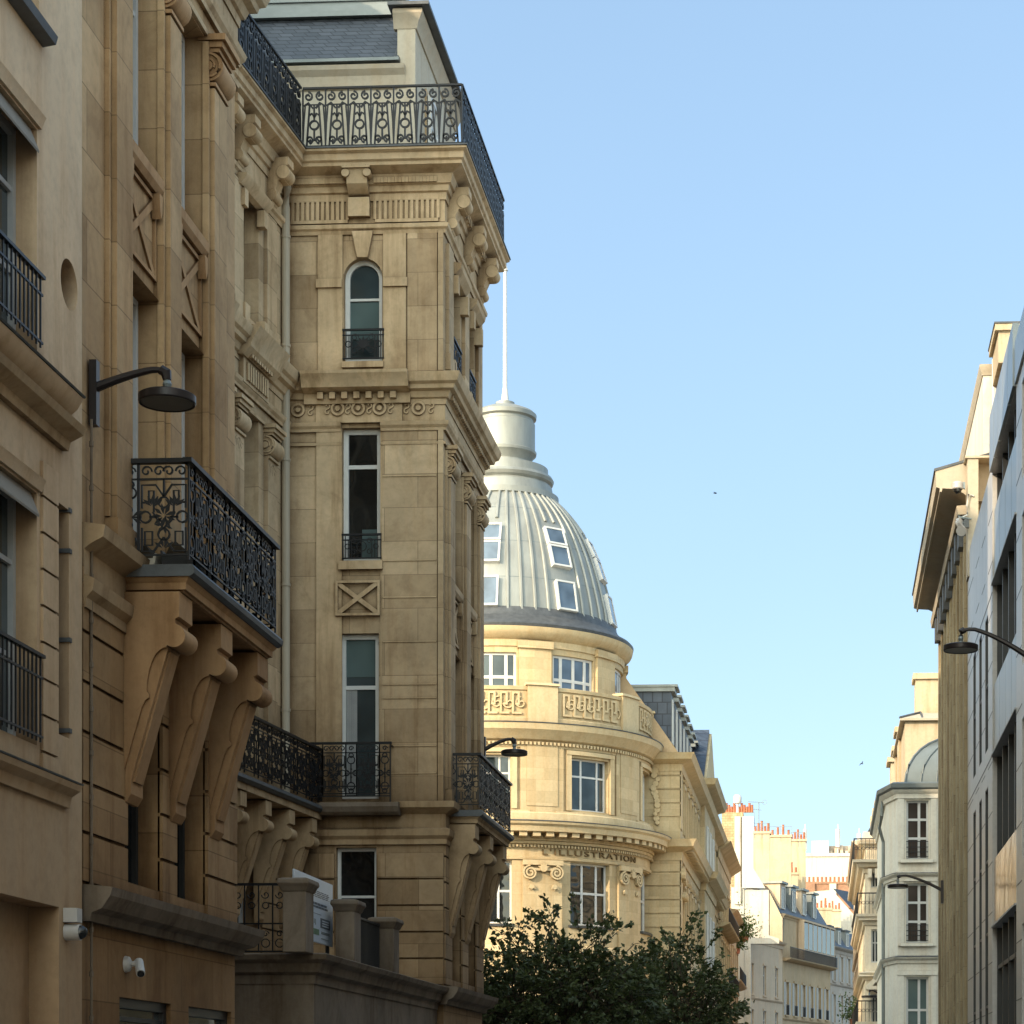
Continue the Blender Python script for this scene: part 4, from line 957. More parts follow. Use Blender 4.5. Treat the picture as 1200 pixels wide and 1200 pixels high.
# parapet with carved panels
pr_ = ringm('parapet', [(RL - .32, c2), (RL + .12, c2), (RL + .14, c2 + .3), (RL + .05, c2 + .36), (RL + .05, zB1 - .22), (RL + .12, zB1 - .2), (RL + .15, zB1 - .04), (RL - .0, zB1), (RL - .34, zB1)])
pm = MB(); pp_ = MB(); rnd = random.Random(4)
for i, a in enumerate(AP):
    u = CL.a(a); pm.box(CL, u - .72, u + .72, -.36, .22, c2 + .02, zB1 + .02); pm.prof(CL, u - .8, u + .8, [(-.4, zB1 + .02), (.3, zB1 + .02), (.26, zB1 + .14), (-.36, zB1 + .16)])
    if i < len(AP) - 1:
        b0, b1 = u + .95, CL.a(AP[i + 1]) - .95; z0, z1 = c2 + .46, zB1 - .3; H = z1 - z0; n = 6; w = (b1 - b0) / n
        for k in range(n):
            x = b0 + k * w + .05; ww = w - .1; d = (.04, .14)
            pp_.box(CL, x, x + .1, *d, z0, z1); pp_.box(CL, x + .1, x + ww * .8, *d, z1 - .1, z1); pp_.box(CL, x + ww * .8 - .1, x + ww * .8, *d, z0 + H * .4, z1 - .1)
            pp_.box(CL, x + ww * .35, x + ww * .8 - .1, *d, z0 + H * .4, z0 + H * .4 + .1); pp_.box(CL, x + .1, x + ww, *d, z0, z0 + .1); pp_.spiral(CL, .1, x + ww * .95, z0 + H * .5, H * .28, .04, rnd.random() * 6, 9, .045, 14)
obj('parapet_pier', pm, M['goldS'], DB); obj('carved_panel', pp_, M['goldS'], DB)
# cornice of the drum and gutter
ringm('drum_cornice', [(RT - .1, zT1 + .3), (RT + .06, zT1 + .3), (RT + .08, zT1 + .62), (RT + .2, zT1 + .7), (RT + .4, zD - .42), (RT + .46, zD - .3), (RT + .5, zD - .12), (RT - .1, zD - .1)])
ringm('gutter', [(RT + .1, zD - .1), (RT + .5, zD - .11), (RT + .53, zD + .02), (RT + .42, zD + .14), (RT + .10, zD + .30), (RT - .25, zD + .62), (RT - .36, zD + .95), (RT - .40, zD + 1.0)], 'lead')
# dome shell
PR = [(5.62, zD + .2), (5.55, 25.2), (5.42, 25.9), (5.22, 26.7), (4.96, 27.65), (4.62, 28.6), (4.2, 29.5), (3.72, 30.25), (3.15, 30.95), (2.62, 31.45)]
fine = []
for i in range(len(PR) - 1):
    for k in range(3): f = k / 3; fine.append((PR[i][0] + (PR[i + 1][0] - PR[i][0]) * f, PR[i][1] + (PR[i + 1][1] - PR[i][1]) * f))
fine.append(PR[-1])
for _ in range(3): fine = [fine[0]] + [((fine[i - 1][0] + 2 * fine[i][0] + fine[i + 1][0]) / 4, (fine[i - 1][1] + 2 * fine[i][1] + fine[i + 1][1]) / 4) for i in range(1, len(fine) - 1)] + [fine[-1]]
dm = MB(); dm.lathe(DX, DY, fine, 120); dome = obj('dome', dm, M['zincL'], DB, ang=60)
def rz(z):
    for (r0, z0), (r1, z1) in zip(fine, fine[1:]):
        if z0 <= z <= z1: return r0 + (r1 - r0) * (z - z0) / (z1 - z0)
    return fine[0][0] if z < fine[0][1] else fine[-1][0]
WZ = [(28.5, 29.4), (27.35, 28.45), (25.1, 26.6)]
WA = [-1 + 42 * k for k in range(-2, 4)]
rb = MB()
for k in range(51):
    a = radians(-1 + 3.5 + 7 * k); dd = math.degrees(a)
    near = min(abs((dd - w + 180) % 360 - 180) for w in WA)
    pts = [(r, z) for r, z in fine]
    if near < 6.6: pts = [p for p in pts if p[1] > WZ[0][1] + .3]
    if len(pts) > 1: rb.tube([(DX + (r + .03) * sin(a), DY - (r + .03) * cos(a), z) for r, z in pts], .085, 6, ref=Vector((cos(a), sin(a), 0)))
obj('seam_rib', rb, M['zincL'], dome)
sm = MB()
for k in range(1, 4):
    z = zD + .6 + 1.9 * k; sm.lathe(DX, DY, [(rz(z) + .006, z), (rz(z + .03) + .008, z + .03), (rz(z + .03) - .01, z + .035)], 96)
obj('seam_band', sm, M['zinc'], dome)
for w in WA:
    if w < -60 or w > 130: continue
    a = radians(w); hw = .56
    for z0, z1 in WZ:
        r0, r1 = rz(z0), rz(z1)
        def q4(s, f, o):
            r = r0 + (r1 - r0) * f + .16 + o; z = z0 + (z1 - z0) * f + o * .5
            return (DX + r * sin(a) + s * cos(a), DY - r * cos(a) + s * sin(a), z)
        f_ = MB(); t = .09; ft = t / (z1 - z0)
        def bar(s0, s1, f0, f1): f_.loft([[q4(s0, f0, -.2), q4(s1, f0, -.2), q4(s1, f1, -.2), q4(s0, f1, -.2)], [q4(s0, f0, .03), q4(s1, f0, .03), q4(s1, f1, .03), q4(s0, f1, .03)]])
        bar(-hw, -hw + t, 0, 1); bar(hw - t, hw, 0, 1); bar(-hw + t, hw - t, 0, ft); bar(-hw + t, hw - t, 1 - ft, 1)
        o = obj('roof_window', f_, M['wpaint'], dome)
        g = MB(); g.poly([q4(-hw + .02, .02, 0), q4(hw - .02, .02, 0), q4(hw - .02, .98, 0), q4(-hw + .02, .98, 0)]); obj('pane', g, M['skyg'], dome)
# lantern and mast
zl = PR[-1][1]
LP = [(2.62, zl - .02), (2.72, zl + .02), (2.72, zl + .3), (2.45, zl + .36), (2.38, zl + .8), (2.30, zl + .9), (2.42, zl + 1.0), (2.48, zl + 1.15), (2.4, zl + 1.3), (2.2, zl + 1.36), (2.18, zl + 1.75), (2.0, zl + 1.8), (1.5, zl + 1.9), (1.3, zl + 1.98), (1.28, zl + 2.1), (1.42, zl + 2.35), (1.58, zl + 2.5), (1.60, zl + 2.62), (1.52, zl + 2.68), (1.52, zl + 4.05), (1.44, zl + 4.11), (1.44, zl + 4.25), (1.58, zl + 4.33), (1.6, zl + 4.53), (1.45, zl + 4.67), (.9, zl + 4.9), (.5, zl + 5.0), (.48, zl + 5.18), (.0, zl + 5.3)]
ln = MB(); ln.lathe(DX, DY, LP, 72); lo = obj('lantern', ln, M['zincL'], DB, ang=25)
ms = MB(); ms.tube([(DX - .0, DY, zl + 5.2), (DX, DY, zl + 5.9)], [.2, .13], 10); ms.tube([(DX, DY, zl + 5.8), (DX, DY, zl + 11.9)], [.11, .085], 10); ms.tube([(DX, DY, zl + 11.9), (DX, DY, zl + 12.25)], [.15, .05], 8)
obj('mast', ms, M['wpaint'], DB)
# wing along the street
XW = -7.25; YW0, YW1 = 112.3, 150.0; FWs = Fr(XW, 0, 90); FWf = Fr(0, YW0, 0)
zc1 = zat(884, XW, YW0); zc0 = zat(985, XW, YW0)          # eaves and main cornice
wm = MB(); wh = []
y = YW0 + 2.4
while y < YW1 - 2: wh += [(y, y + 1.3, 9.2, 12.2), (y, y + 1.3, 14.9, 17.3), (y, y + 1.3, 4.6, 7.4)]; y += 3.05
wm.wall(FWs, YW0, YW1, 0, zc1, wh, .3); wm.wall(FWf, -13, XW, 0, zc1, (), .2); wm.core(-22, XW - .7, YW0 + .5, YW1, 0, zc1)
ob = obj('wall', wm, M['gold'], DB)
for h in wh: window(FWs, *h, DB, .24, 2, (.7,), gm='glass' if h[2] < 10 else 'tealD')
sr = MB()
for h in wh:
    for a, b in ((h[0] - .22, h[0]), (h[1], h[1] + .22)): sr.box(FWs, a, b, -.02, .09, h[2], h[3] + .25)
    sr.box(FWs, h[0], h[1], -.02, .09, h[3] + .02, h[3] + .25); sr.prof(FWs, h[0] - .3, h[1] + .3, [(0, h[3] + .3), (.1, h[3] + .3), (.22, h[3] + .42), (0, h[3] + .46)])
obj('window_surround', sr, M['goldS'], DB)
ru = MB(); z = 6.5
while z < zc1 - .9:
    if not (zc0 - 1.1 < z < zc0 + .6): ru.box(FWf, -9.4, XW + .03, -.02, .05, z, z + .62)
    z += .70
ru.box(FWs, YW0 - .05, YW0 + 1.2, -.02, .05, 6.5, zc0 - 1); ru.box(FWs, YW0 - .05, YW0 + 1.2, -.02, .05, zc0 + .6, zc1 - .7); obj('rusticated_pier', ru, M['gold'], DB)
wc = MB(); pth = [(-10.2, YW0), (XW, YW0), (XW, YW1), (-12, YW1)]
def stdc(z, o=1.0): return [(-.1, z - 1.0 * o), (.08, z - 1.0 * o), (.12, z - .6 * o), (.3, z - .5 * o), (.7 * o, z - .36 * o), (.8 * o, z - .12 * o), (.88 * o, z), (-.1, z + .08)]
wc.sweep(pth, stdc(zc0, 1.0)); wc.sweep(pth, stdc(zc1, .85)); k = YW0 + .4
while k < YW1: wc.box(FWs, k, k + .3, .15, .62, zc0 - .56, zc0 - .38); k += .75
obj('main_cornice', wc, M['goldS'], DB)
gs = MB()
for z in (zc0 - 2.0, ):
    for k in range(16): gs.disc(FWf, XW - .35 + rnd.uniform(-.12, .12) - .9, zc0 + .9 + k * .22, rnd.uniform(.1, .2), .04, rnd.uniform(.12, .22), 8)
for k in range(12): y = YW0 + rnd.uniform(.2, 2.2); gs.disc(FWs, y, zc0 - 1.3 - rnd.random() * 1.5, rnd.uniform(.1, .25), .03, rnd.uniform(.15, .3), 8)
obj('carved_garland', gs, M['goldS'], DB)
# mansard with its rendered gable end and slate dormers
zr = zat(752, -11.5, YW0); xe, xr = XW - .1, -11.3
ms = MB(); G = [(xe, zc1 + .1), (xr, zr), (-22, zr + .8), (-22, zc1 + .1)]
ms.loft([[(x, YW0 + .12, z) for x, z in G], [(x, YW0 + .5, z) for x, z in G]]); obj('gable_wall', ms, M['cream2'], DB)
ms = MB(); G2 = [(x - .12, z - .1) for x, z in G]; ms.loft([[(x, YW0 + .51, z) for x, z in G2], [(x, YW1, z) for x, z in G2]]); obj('mansard_roof', ms, M['slate'], DB)
y = YW0 + 1.2; n = 0
while y < YW1 - 22 + 12:
    d = MB(); z0, z1 = zc1 + .3, zat(812, -9, YW0 + 1.5)
    d.loft([[(x, y, z0) for x in (0,)] for _ in range(0)]) if False else None
    d.core(xr, XW - .55, y, y + 1.5, z0, z1); dd = obj('dormer', d, M['slateB'], DB)
    d = MB(); d.core(xr, XW - .35, y - .15, y + 1.65, z1 + .002, z1 + .22); d.core(xr, XW - .2, y - .22, y + 1.72, z1 + .222, z1 + .34); obj('dormer_cap', d, M['zincL'], dd)
    window(Fr(XW - .30, 0, 90), y + .3, y + 1.2, z0 + .5, z1 - .35, DB, .24, 2, (.6,))
    y += 3.05; n += 1
ch = MB()
for y, w in ((YW0 + .9, .9), (YW0 + 9, 1.2), (YW0 + 18, 1.2)):
    ch.core(-13.6, -12.4, y, y + w, zr, zr + 1.6); ch.core(-13.75, -12.25, y - .12, y + w + .12, zr + 1.6, zr + 1.85)
obj('chimney', ch, M['chim'], DB)
# frontispiece with a steep slate gable
YF0, YF1 = 129.0, 141.0; XF = XW + .35; FF = Fr(XF, 0, 90)
f = MB(); ym = (YF0 + YF1) / 2; ze = zat(914, XF, YF0); zp = zat(860, XF, ym)
f.core(-20, XF, YF0, YF1, 0, ze); fh = []
obj('frontispiece_wall', f, M['gold'], DB)
for k in range(3):
    for z0, z1 in ((9.2, 12.2), (14.9, 17.3)):
        y = YF0 + 1.6 + k * 3.4; window(Fr(XF + .26, 0, 90), y, y + 1.5, z0, z1, DB, .24, 2, (.7,))
f = MB(); f.sweep([(-9, YF0), (XF, YF0), (XF, YF1), (-9, YF1)], stdc(ze, .9)); f.sweep([(-9, YF0), (XF, YF0), (XF, YF1), (-9, YF1)], stdc(zc0, 1.0))
f.loft([[(XF - .3, YF0, ze + .08), (XF - .3, YF1, ze + .08), (XF - .3, ym, zp)], [(XF + .1, YF0, ze + .08), (XF + .1, YF1, ze + .08), (XF + .1, ym, zp)]]); obj('pediment', f, M['goldS'], DB)
f = MB(); f.loft([[(x, YF0 - .3, ze + .1), (x, ym, zp + .25), (x, YF1 + .3, ze + .1)] for x in (-14, XF - .05)]); obj('steep_roof', f, M['slateB'], DB)

# ================================================================== generic far town houses
def flank(F, depth, u0, u1, z): return None
def house(name, label, F, u0, u1, ztop, rows, nwin, ww, matw, depth=11, gable='cream', roofz=3.2, shut=False, group='town houses along the far end of the street', cornice=.5, base=None, balc=(), inset=.8, roofm='slate', surround=True):
    b0 = F.P((u0 + u1) / 2, -depth / 2, 0); T = thing(name, label, 'building', (b0[0], b0[1], 0), group)
    wl = MB(); hs = []
    for z0, z1 in rows:
        for k in range(nwin):
            um = u0 + (u1 - u0) * (k + .5) / nwin; hs.append((um - ww / 2, um + ww / 2, z0, z1))
    wl.wall(F, u0, u1, 0, ztop, hs, .25); wl.box(F, u0 + .01, u1 - .01, -depth, -.6, 0, ztop - .01)
    for u in (u0, u1): wl.add([F.P(u, 0, 0), F.P(u, -depth, 0), F.P(u, -depth, ztop), F.P(u, 0, ztop)], [(0, 1, 2, 3)])
    obj('wall', wl, M[matw], T)
    for h in hs: window(F, *h, T, .2, 2, (.68,), fw=.09, bar=.09, gm='glass')
    if surround:
        s = MB()
        for h in hs:
            s.box(F, h[0] - .16, h[0], -.02, .06, h[2], h[3]); s.box(F, h[1], h[1] + .16, -.02, .06, h[2], h[3]); s.box(F, h[0] - .2, h[1] + .2, -.02, .1, h[3] + .003, h[3] + .22); s.box(F, h[0] - .2, h[1] + .2, -.02, .12, h[2] - .15, h[2] - .003)
        obj('window_surround', s, M[matw], T)
    if shut:
        s = MB()
        for h in hs:
            for a, b in ((h[0] - .62, h[0] - .17), (h[1] + .17, h[1] + .62)):
                s.box(F, a, b, .01, .06, h[2], h[3])
        obj('shutter', s, M['shutter'], T)
    c = MB(); c.prof(F, u0, u1, [(-.1, ztop - cornice * 1.2), (.06, ztop - cornice * 1.2), (.1, ztop - cornice * .6), (cornice * .8, ztop - .14), (cornice, ztop), (-.1, ztop + .08)])
    for z0, z1 in rows: c.prof(F, u0, u1, [(-.05, z0 - .5), (.08, z0 - .48), (.16, z0 - .36), (-.05, z0 - .3)])
    obj('cornice', c, M[matw], T)
    if roofz:
        r = MB(); r.prof(F, u0 + .02, u1 - .02, [(-.2, ztop + .08), (-.2 - inset, ztop + roofz), (-depth, ztop + roofz + .5), (-depth, ztop + .08)]); obj('mansard_roof', r, M[roofm], T)
    for z, a, b in balc:
        o = MB(); o.prof(F, a, b, [(0, z - .3), (.3, z - .28), (.75, z - .1), (.8, z), (0, z)]); bo = obj('balcony', o, M[matw], T)
        r = MB(); handrail(r, F, a, b, .72, z + .95, .05, .05); u = a
        while u <= b: r.pl(F, .72, [(u, z), (u, z + .95)], .018, n=3); u += .16
        obj('railing', r, M['iron'], bo)
    return T
def chimney(T, X0, X1, Y0, Y1, z0, z1, mat='chim', pots=5, along='x', prop=True):
    c = MB(); c.core(X0, X1, Y0, Y1, z0, z1); c.core(X0 - .1, X1 + .1, Y0 - .1, Y1 + .1, z1 + .001, z1 + .22); o = obj('chimney', c, M[mat], T)
    for k in range(pots):
        f = (k + .5) / pots; x = X0 + (X1 - X0) * f if along == 'x' else (X0 + X1) / 2; y = (Y0 + Y1) / 2 if along == 'x' else Y0 + (Y1 - Y0) * f
        hh = .5 + .25 * ((k * 7) % 3)
        p = MB(); p.lathe(x, y, [(.13, z1 + .22), (.17, z1 + .24), (.13, z1 + .3), (.11, z1 + .22 + hh), (.14, z1 + .26 + hh), (.02, z1 + .27 + hh)], 10); obj('chimney_pot', p, M['pot'], o)
    return o
# ---- buildings after the wing of the domed one (street still straight)
FS = Fr(XW + .1, 0, 90)
H0 = house('corner_house', 'peach stone house with projecting corniced bays just beyond the domed building', FS, 150.2, 170, zat(1000, XW, 158), [(5, 7.6), (9.4, 12.2), (13.6, 16)], 6, 1.2, 'gold', 12, cornice=.9, roofz=2.0, balc=[(13.2, 151, 169), (9.0, 151, 169)], group=None)
H00 = house('narrow_house', 'narrow pink-brown house with planted balcony between the corniced bays and the white gable', FS, 170.2, 186, zat(1075, XW, 178), [(3.6, 6), (7.0, 9.4), (10.6, 13)], 4, 1.1, 'cream2', 12, cornice=.6, roofz=1.6, balc=[(10.3, 171, 185)], group=None)
# ---- bending row
FB = Fr(-6.75, 191.0, 76)
def zb_(py, u): p = FB.P(u, 0, 0); return zat(py, p[0], p[1])
def ub_(px): return FB.q(px)[0]
u1_, u2_, u3_ = ub_(917), ub_(973), ub_(1007)
z1t = zb_(1102, 8); z2t = zb_(1078, 20); z3t = zb_(1112, 36)
N1 = house('white_gable_house', 'cream house with tall white gable wall, chimney flues and a slate roof at the bend', FB, 0.2, u1_, z1t, [(z1t - 5.0, z1t - 2.4), (z1t - 9.0, z1t - 6.4), (3, 5)], 3, .9, 'cream', 12, cornice=.45, roofz=0, surround=False, group=None)
# its gable end: stepped chimney flues rising from a rendered slope
def gx(px, Y): return xat(px, Y)
YG = 190.2; FG = Fr(0, YG, 0)
def gp(px, py): return (FG.q(px, py)[0], FG.q(px, py)[1])
g = MB()
g.extr(FG, [gp(846, 1200), gp(846, 952), gp(871, 952), gp(871, 1200)], -1.2, 0); obj('rubble_gable', g, M['rubble'], N1)
g = MB(); g.extr(FG, [gp(861, 1060), gp(861, 957), gp(868, 957), gp(868, 1060)], .002, .35); g.extr(FG, [gp(869.5, 1060), gp(869.5, 957), gp(883, 957), gp(883, 1018), gp(897, 1041), gp(870, 1041)], .002, .3)
g.extr(FG, [gp(857, 1200), gp(857, 1040), gp(872, 1040), gp(872, 1200)], .002, .2)
g.extr(FG, [gp(872.2, 1200), gp(872.2, 1043), gp(901, 1043), gp(901, 1096), gp(913, 1100), gp(913, 1106), gp(880, 1106), gp(880, 1200)], -1, .12)
obj('chimney_flue', g, M['bright'], N1)
g = MB(); g.extr(FG, [gp(902, 1046), gp(917, 1076), gp(917, 1104), gp(902, 1096)], -.6, .1); obj('parapet_slope', g, M['chim'], N1)
g = MB(); g.extr(FG, [gp(868.2, 952), gp(868.2, 1010), gp(869.3, 1010), gp(869.3, 952)], -.6, .02); obj('gable_joint', g, M['chim'], N1)
for i, px in enumerate(range(848, 884, 3)):
    x, z = gp(px, 951); p = MB(); hh = .45 + .3 * ((i * 5) % 3) / 2; p.lathe(x, YG + .6, [(.12, z), (.1, z + hh), (.13, z + hh + .04), (.02, z + hh + .05)], 8); obj('chimney_pot', p, M['pot'], N1)
p = MB(); x, z = gp(864, 957); p.tube([(x, YG + .5, z), (x, YG + .5, z + 1.2)], .12, 8)
p.lathe(x, YG + .5, [(.02, z + 1.15), (.3, z + 1.2), (.36, z + 1.35), (.36, z + 1.75), (.28, z + 1.9), (.02, z + 1.95)], 14); obj('vent_cowl', p, M['wpaint'], N1)
# set-back roofs with yellow chimney stacks behind the gable
g = MB()
def blk(px0, px1, py0, py1, Y, dy): x0, x1 = xat(px0, Y), xat(px1, Y); return (x0, x1, Y, Y + dy, zat(py1, x0, Y), zat(py0, x0, Y))
for i, (a, b, c, d, Y) in enumerate(((883, 902, 977, 1090, 206), (902, 927, 981, 1080, 214), (926, 944, 986, 1075, 222))):
    X0, X1, Y0, Y1, z0, z1 = blk(a, b, c, d, Y, 1.3); chimney(N1 if i == 0 else N1, X0, X1, Y0, Y1, z0, z1, 'chim', 5 - i % 2)
hr = MB()
for a, b, py, Y in ((846, 884, 954, 190.4), (884, 902, 966, 206), (902, 928, 970, 214), (927, 944, 977, 222)):
    x0, x1 = xat(a, Y), xat(b, Y); z = zat(py, x0, Y) ; 
    hr.tube([(x0, Y, z + .1), (x1, Y, z + .1)], .03, 4)
    for x in (x0, (x0 + x1) / 2, x1): hr.tube([(x, Y, z - 1.3), (x, Y, z + .1)], .03, 4)
obj('safety_rail', hr, M['grey'], N1)
rf = MB(); rf.prof(FB, .5, u2_ - .5, [(-.6, z1t + .1), (-2.6, z1t + 5.0), (-5.0, z1t + 6.2), (-8, z1t + 6.3), (-8, z1t)]); obj('slate_roof', rf, M['slate'], N1)
for k in range(2):
    u = 1.6 + k * 5.2; d = MB(); d.box(FB, u, u + 2.2, -5, -1.0 - k * .2, z1t + 2.2, z1t + 4.6); dd = obj('dormer', d, M['zincL'], N1); d = MB(); d.box(FB, u - .2, u + 2.4, -5, -.75 - k * .2, z1t + 4.602, z1t + 4.8); obj('dormer_cap', d, M['zinc'], dd)
    window(Fr(FB.P(0, -.86 - k * .2, 0)[0], FB.P(0, -.86 - k * .2, 0)[1], 76), u + .3, u + 1.9, z1t + 2.6, z1t + 4.3, N1, .1, 2, ())
pk = MB(); pk.tube([FB.P(4.5, -.4, z1t), FB.P(4.5, -.4, z1t - 12)], .07, 6); obj('drainpipe', pk, M['pipe'], N1)
N2 = house('balustrade_house', 'ochre house with tall shuttered windows under a long balcony and dark slate dormers', FB, u1_ + .05, u2_, z2t, [(z2t - 9.2, z2t - 6.2), (z2t - 13.6, z2t - 10.5)], 6, .95, 'cream2', 12, cornice=.3, roofz=2.7, shut=True, balc=[(z2t - 4.0, u1_ + .1, u2_)], group=None, inset=1.6)
vg = MB(); vf = MB(); a, b = u1_ + 5.5, u2_ - .6
for k in range(7):
    u = a + (b - a) * k / 7; w = (b - a) / 7
    for x in (u, u + w - .12): vf.box(FB, x, x + .12, .05, .62, z2t - 2.9, z2t - .3)
    vg.sheet(FB, u + .12, u + w - .12, .6, z2t - 2.85, z2t - .4)
vf.box(FB, a, b, .05, .68, z2t - .3, z2t - .15); vf.box(FB, a, b, .05, .66, z2t - 3.98, z2t - 2.9)
o = obj('veranda', vf, M['cream'], N2); obj('pane', vg, M['tealD'], o)
for k in range(4):
    u = u1_ + 1 + k * 3.9; d = MB(); d.box(FB, u, u + 1.8, -4, -.5, z2t + .3, z2t + 2.9); dd = obj('dormer', d, M['zinc'] if k % 2 else M['cream'], N2); d = MB(); d.box(FB, u - .2, u + 2, -4, -.25, z2t + 2.902, z2t + 3.1); obj('dormer_cap', d, M['zincL'], dd)
    window(Fr(FB.P(0, -.36, 0)[0], FB.P(0, -.36, 0)[1], 76), u + .3, u + 1.5, z2t + .6, z2t + 2.6, N2, .1, 2, ())
p0 = FB.P(u2_ - 3, -5, 0); N3 = house('grey_house', 'grey rendered house under a blue slate mansard at the far end of the left row', FB, u2_ + .05, u3_ + 3, z3t, [(z3t - 3.4, z3t - .9), (z3t - 7.6, z3t - 4.8), (z3t - 12, z3t - 9.2)], 5, 1.0, 'greyr', 11, cornice=.5, roofz=2.2, shut=True, group=None, inset=1.2, roofm='slateB')
# ---- houses closing the view
def front_block(name, label, px0, px1, py0, Y, mat, depth=10, rows=(), pots=0, potmat='chim'):
    x0, x1 = xat(px0, Y), xat(px1, Y); z1 = zat(py0, x0, Y); T = thing(name, label, 'building', ((x0 + x1) / 2, Y + depth / 2, 0))
    w = MB(); w.core(x0, x1, Y, Y + depth, 0, z1); obj('wall', w, M[mat], T); return T, x0, x1, z1
YK = 330.0
K1, x0, x1, z1 = front_block('white_block', 'bright white windowless block with rooftop aerial masts, highest at the street end', 938, 1022, 1004, YK, 'bright', 14)
c = MB(); c.core(x0 - .2, x1 + .2, YK - .2, YK + 14, z1 + .01, z1 + .5); obj('parapet', c, M['bright'], K1)
xa, xb = xat(951, YK), xat(971, YK); c = MB(); c.core(xa, xb, YK + .5, YK + 7, z1 + .51, zat(985, xa, YK)); obj('lift_housing', c, M['bright'], K1)
xa, xb = xat(971.5, YK), xat(1000, YK); c = MB(); c.core(xa, xb, YK + 2, YK + 6, z1 + .51, z1 + 1.8)
for k in range(6): c.core(xa + k * .8, xa + k * .8 + .5, YK + 1.2, YK + 1.9, z1 + .51, z1 + 1.0 + (k % 3) * .4)
obj('roof_plant', c, M['greyr'], K1)
for px, py0, py1, r in ((943.5, 971, 1000, .3), (982, 971, 996, .36), (1007, 976, 1004, .36)):
    x = xat(px, YK); a = MB(); a.tube([(x, YK + 1, zat(1004, x, YK)), (x, YK + 1, zat(py0 - 6, x, YK))], .08, 6); a.tube([(x, YK + .8, zat(py1 - 4, x, YK)), (x, YK + .8, zat(py0, x, YK))], r, 8); obj('antenna_panel', a, M['wpaint'], K1)
K2, x0, x1, z1 = front_block('brick_chimney_house', 'low house with wide orange brick chimney wall and small pots, below the white block', 936, 1020, 1036, 300.0, 'brick', 8)
for a, b in ((942, 955), (972, 980)):
    c = MB(); xa, xb = xat(a, 299.8), xat(b, 299.8); c.core(xa, xb, 299.7, 300.2, z1 - 3.0, z1 + .0); obj('chimney_flue', c, M['brick' if a == 942 else 'bright'], K2)
c = MB(); c.core(x0 - .15, x1 + .15, 299.85, 308, z1 + .01, z1 + .28); c.core(x0 - .1, x1 + .1, 299.8, 300.5, z1 - 3.3, z1 - 3.05); obj('coping', c, M['brick'], K2)
for k in range(17):
    x = x0 + (x1 - x0) * (k + .5) / 17; p = MB(); p.lathe(x, 300.5, [(.17, z1 + .28), (.14, z1 + .9), (.17, z1 + 1.0), (.02, z1 + 1.01)], 8); obj('chimney_pot', p, M['pot'], K2)
K3, x0, x1, z1 = front_block('pale_gable_house', 'small pale house with sunlit gable and sloping slate roof in front of the brick chimney', 948, 1012, 1110, 262.0, 'chim', 8)
FK = Fr(0, 262, 0); kp = lambda px, py: (FK.q(px, py)[0], FK.q(px, py)[1])
g = MB(); g.extr(FK, [kp(951, 1112), kp(951, 1045), kp(975, 1043), kp(1006, 1078), kp(1006, 1112)], -.8, .02); obj('gable', g, M['bright'], K3)
g = MB(); a, b = kp(976, 1042), kp(1009, 1078); g.poly([(a[0], 262.1, a[1] + .1), (b[0], 262.1, b[1] + .1), (b[0] + 4, 270, b[1]), (a[0] + 4, 270, a[1])]); obj('slate_roof', g, M['slate'], K3)
chimney(K3, kp(966, 0)[0], kp(985, 0)[0], 259, 260, kp(0, 1100)[1], zat(1068, 0, 259), 'chim', 5)
# television aerial on the yellow stacks
ta = MB(); x, Y = xat(889, 206), 206.6; z0, z1 = zat(977, x, Y), zat(940, x, Y)
ta.tube([(x, Y, z0 - .2), (x, Y, z1)], .035, 5)
def yagi(z, l, n, off=0):
    ta.tube([(x - l + off, Y, z + .1), (x + l * .5 + off, Y, z)], .03, 4)
    for k in range(n): ta.tube([(x - l + off + 1.5 * l * (k + .5) / n, Y - .25, z + .1 - .1 * k / n), (x - l + off + 1.5 * l * (k + .5) / n, Y + .25, z + .1 - .1 * k / n)], .015, 3)
yagi(z1 - .05, 1.0, 8); yagi(z1 - .75, .5, 4); ta.circ(Fr(0, Y, 0), 0, x + .55, z1 - .02, .22, .025, 10)
obj('television_aerial', ta, M['grey'], None, 'spindly grey television aerial rising from the yellow chimney stacks', 'aerial', loc=(x, Y, z0))

# ================================================================== right side of the street
XR = 3.3
FRt = Fr(XR, 0, -90)                       # u = -y
def ur(px): return -yat(px, XR)
GB = thing('modern_building', 'grey stone-clad office front with dark glazed bays and pale glass spandrels, nearest on the right', 'building', (XR + 5, 42, 0))
g0, g1 = -yat(1134, XR), 16.0
ztop = 13.9
bayG = (ur(1163), ur(1191)); sl = [(ur(1140.5), ur(1143.5)), (ur(1147.5), ur(1150.5)), (ur(1154.5), ur(1158))]
fl = [(.6, 4.6), (5.3, 7.85), (8.65, 11.1)]
wl = MB(); ho = [(a, b, z0, z1) for a, b in sl for z0, z1 in ((.4, 7.75), (8.5, 11.2))] + [(bayG[0], bayG[1], .3, ztop - .2)]
b2 = (bayG[1] + 1.1, bayG[1] + 5.2); ho += [(b2[0], b2[1], z0, z1) for z0, z1 in ((.4, 4.4), (5.5, 7.8), (8.7, 11.2), (11.8, 13.4))]
wl.wall(FRt, g0, g1, 0, ztop, ho, .45); wl.core(XR + .8, XR + 14, -g1, -g0 - .02, 0, ztop - .02)
wl.poly([(XR, -g0, 0), (XR + 14, -g0, 0), (XR + 14, -g0, ztop), (XR, -g0, ztop)]); wl.poly([(XR, -g1, 0), (XR + 14, -g1, 0), (XR + 14, -g1, ztop), (XR, -g1, ztop)])
obj('wall', wl, M['panel'], GB)
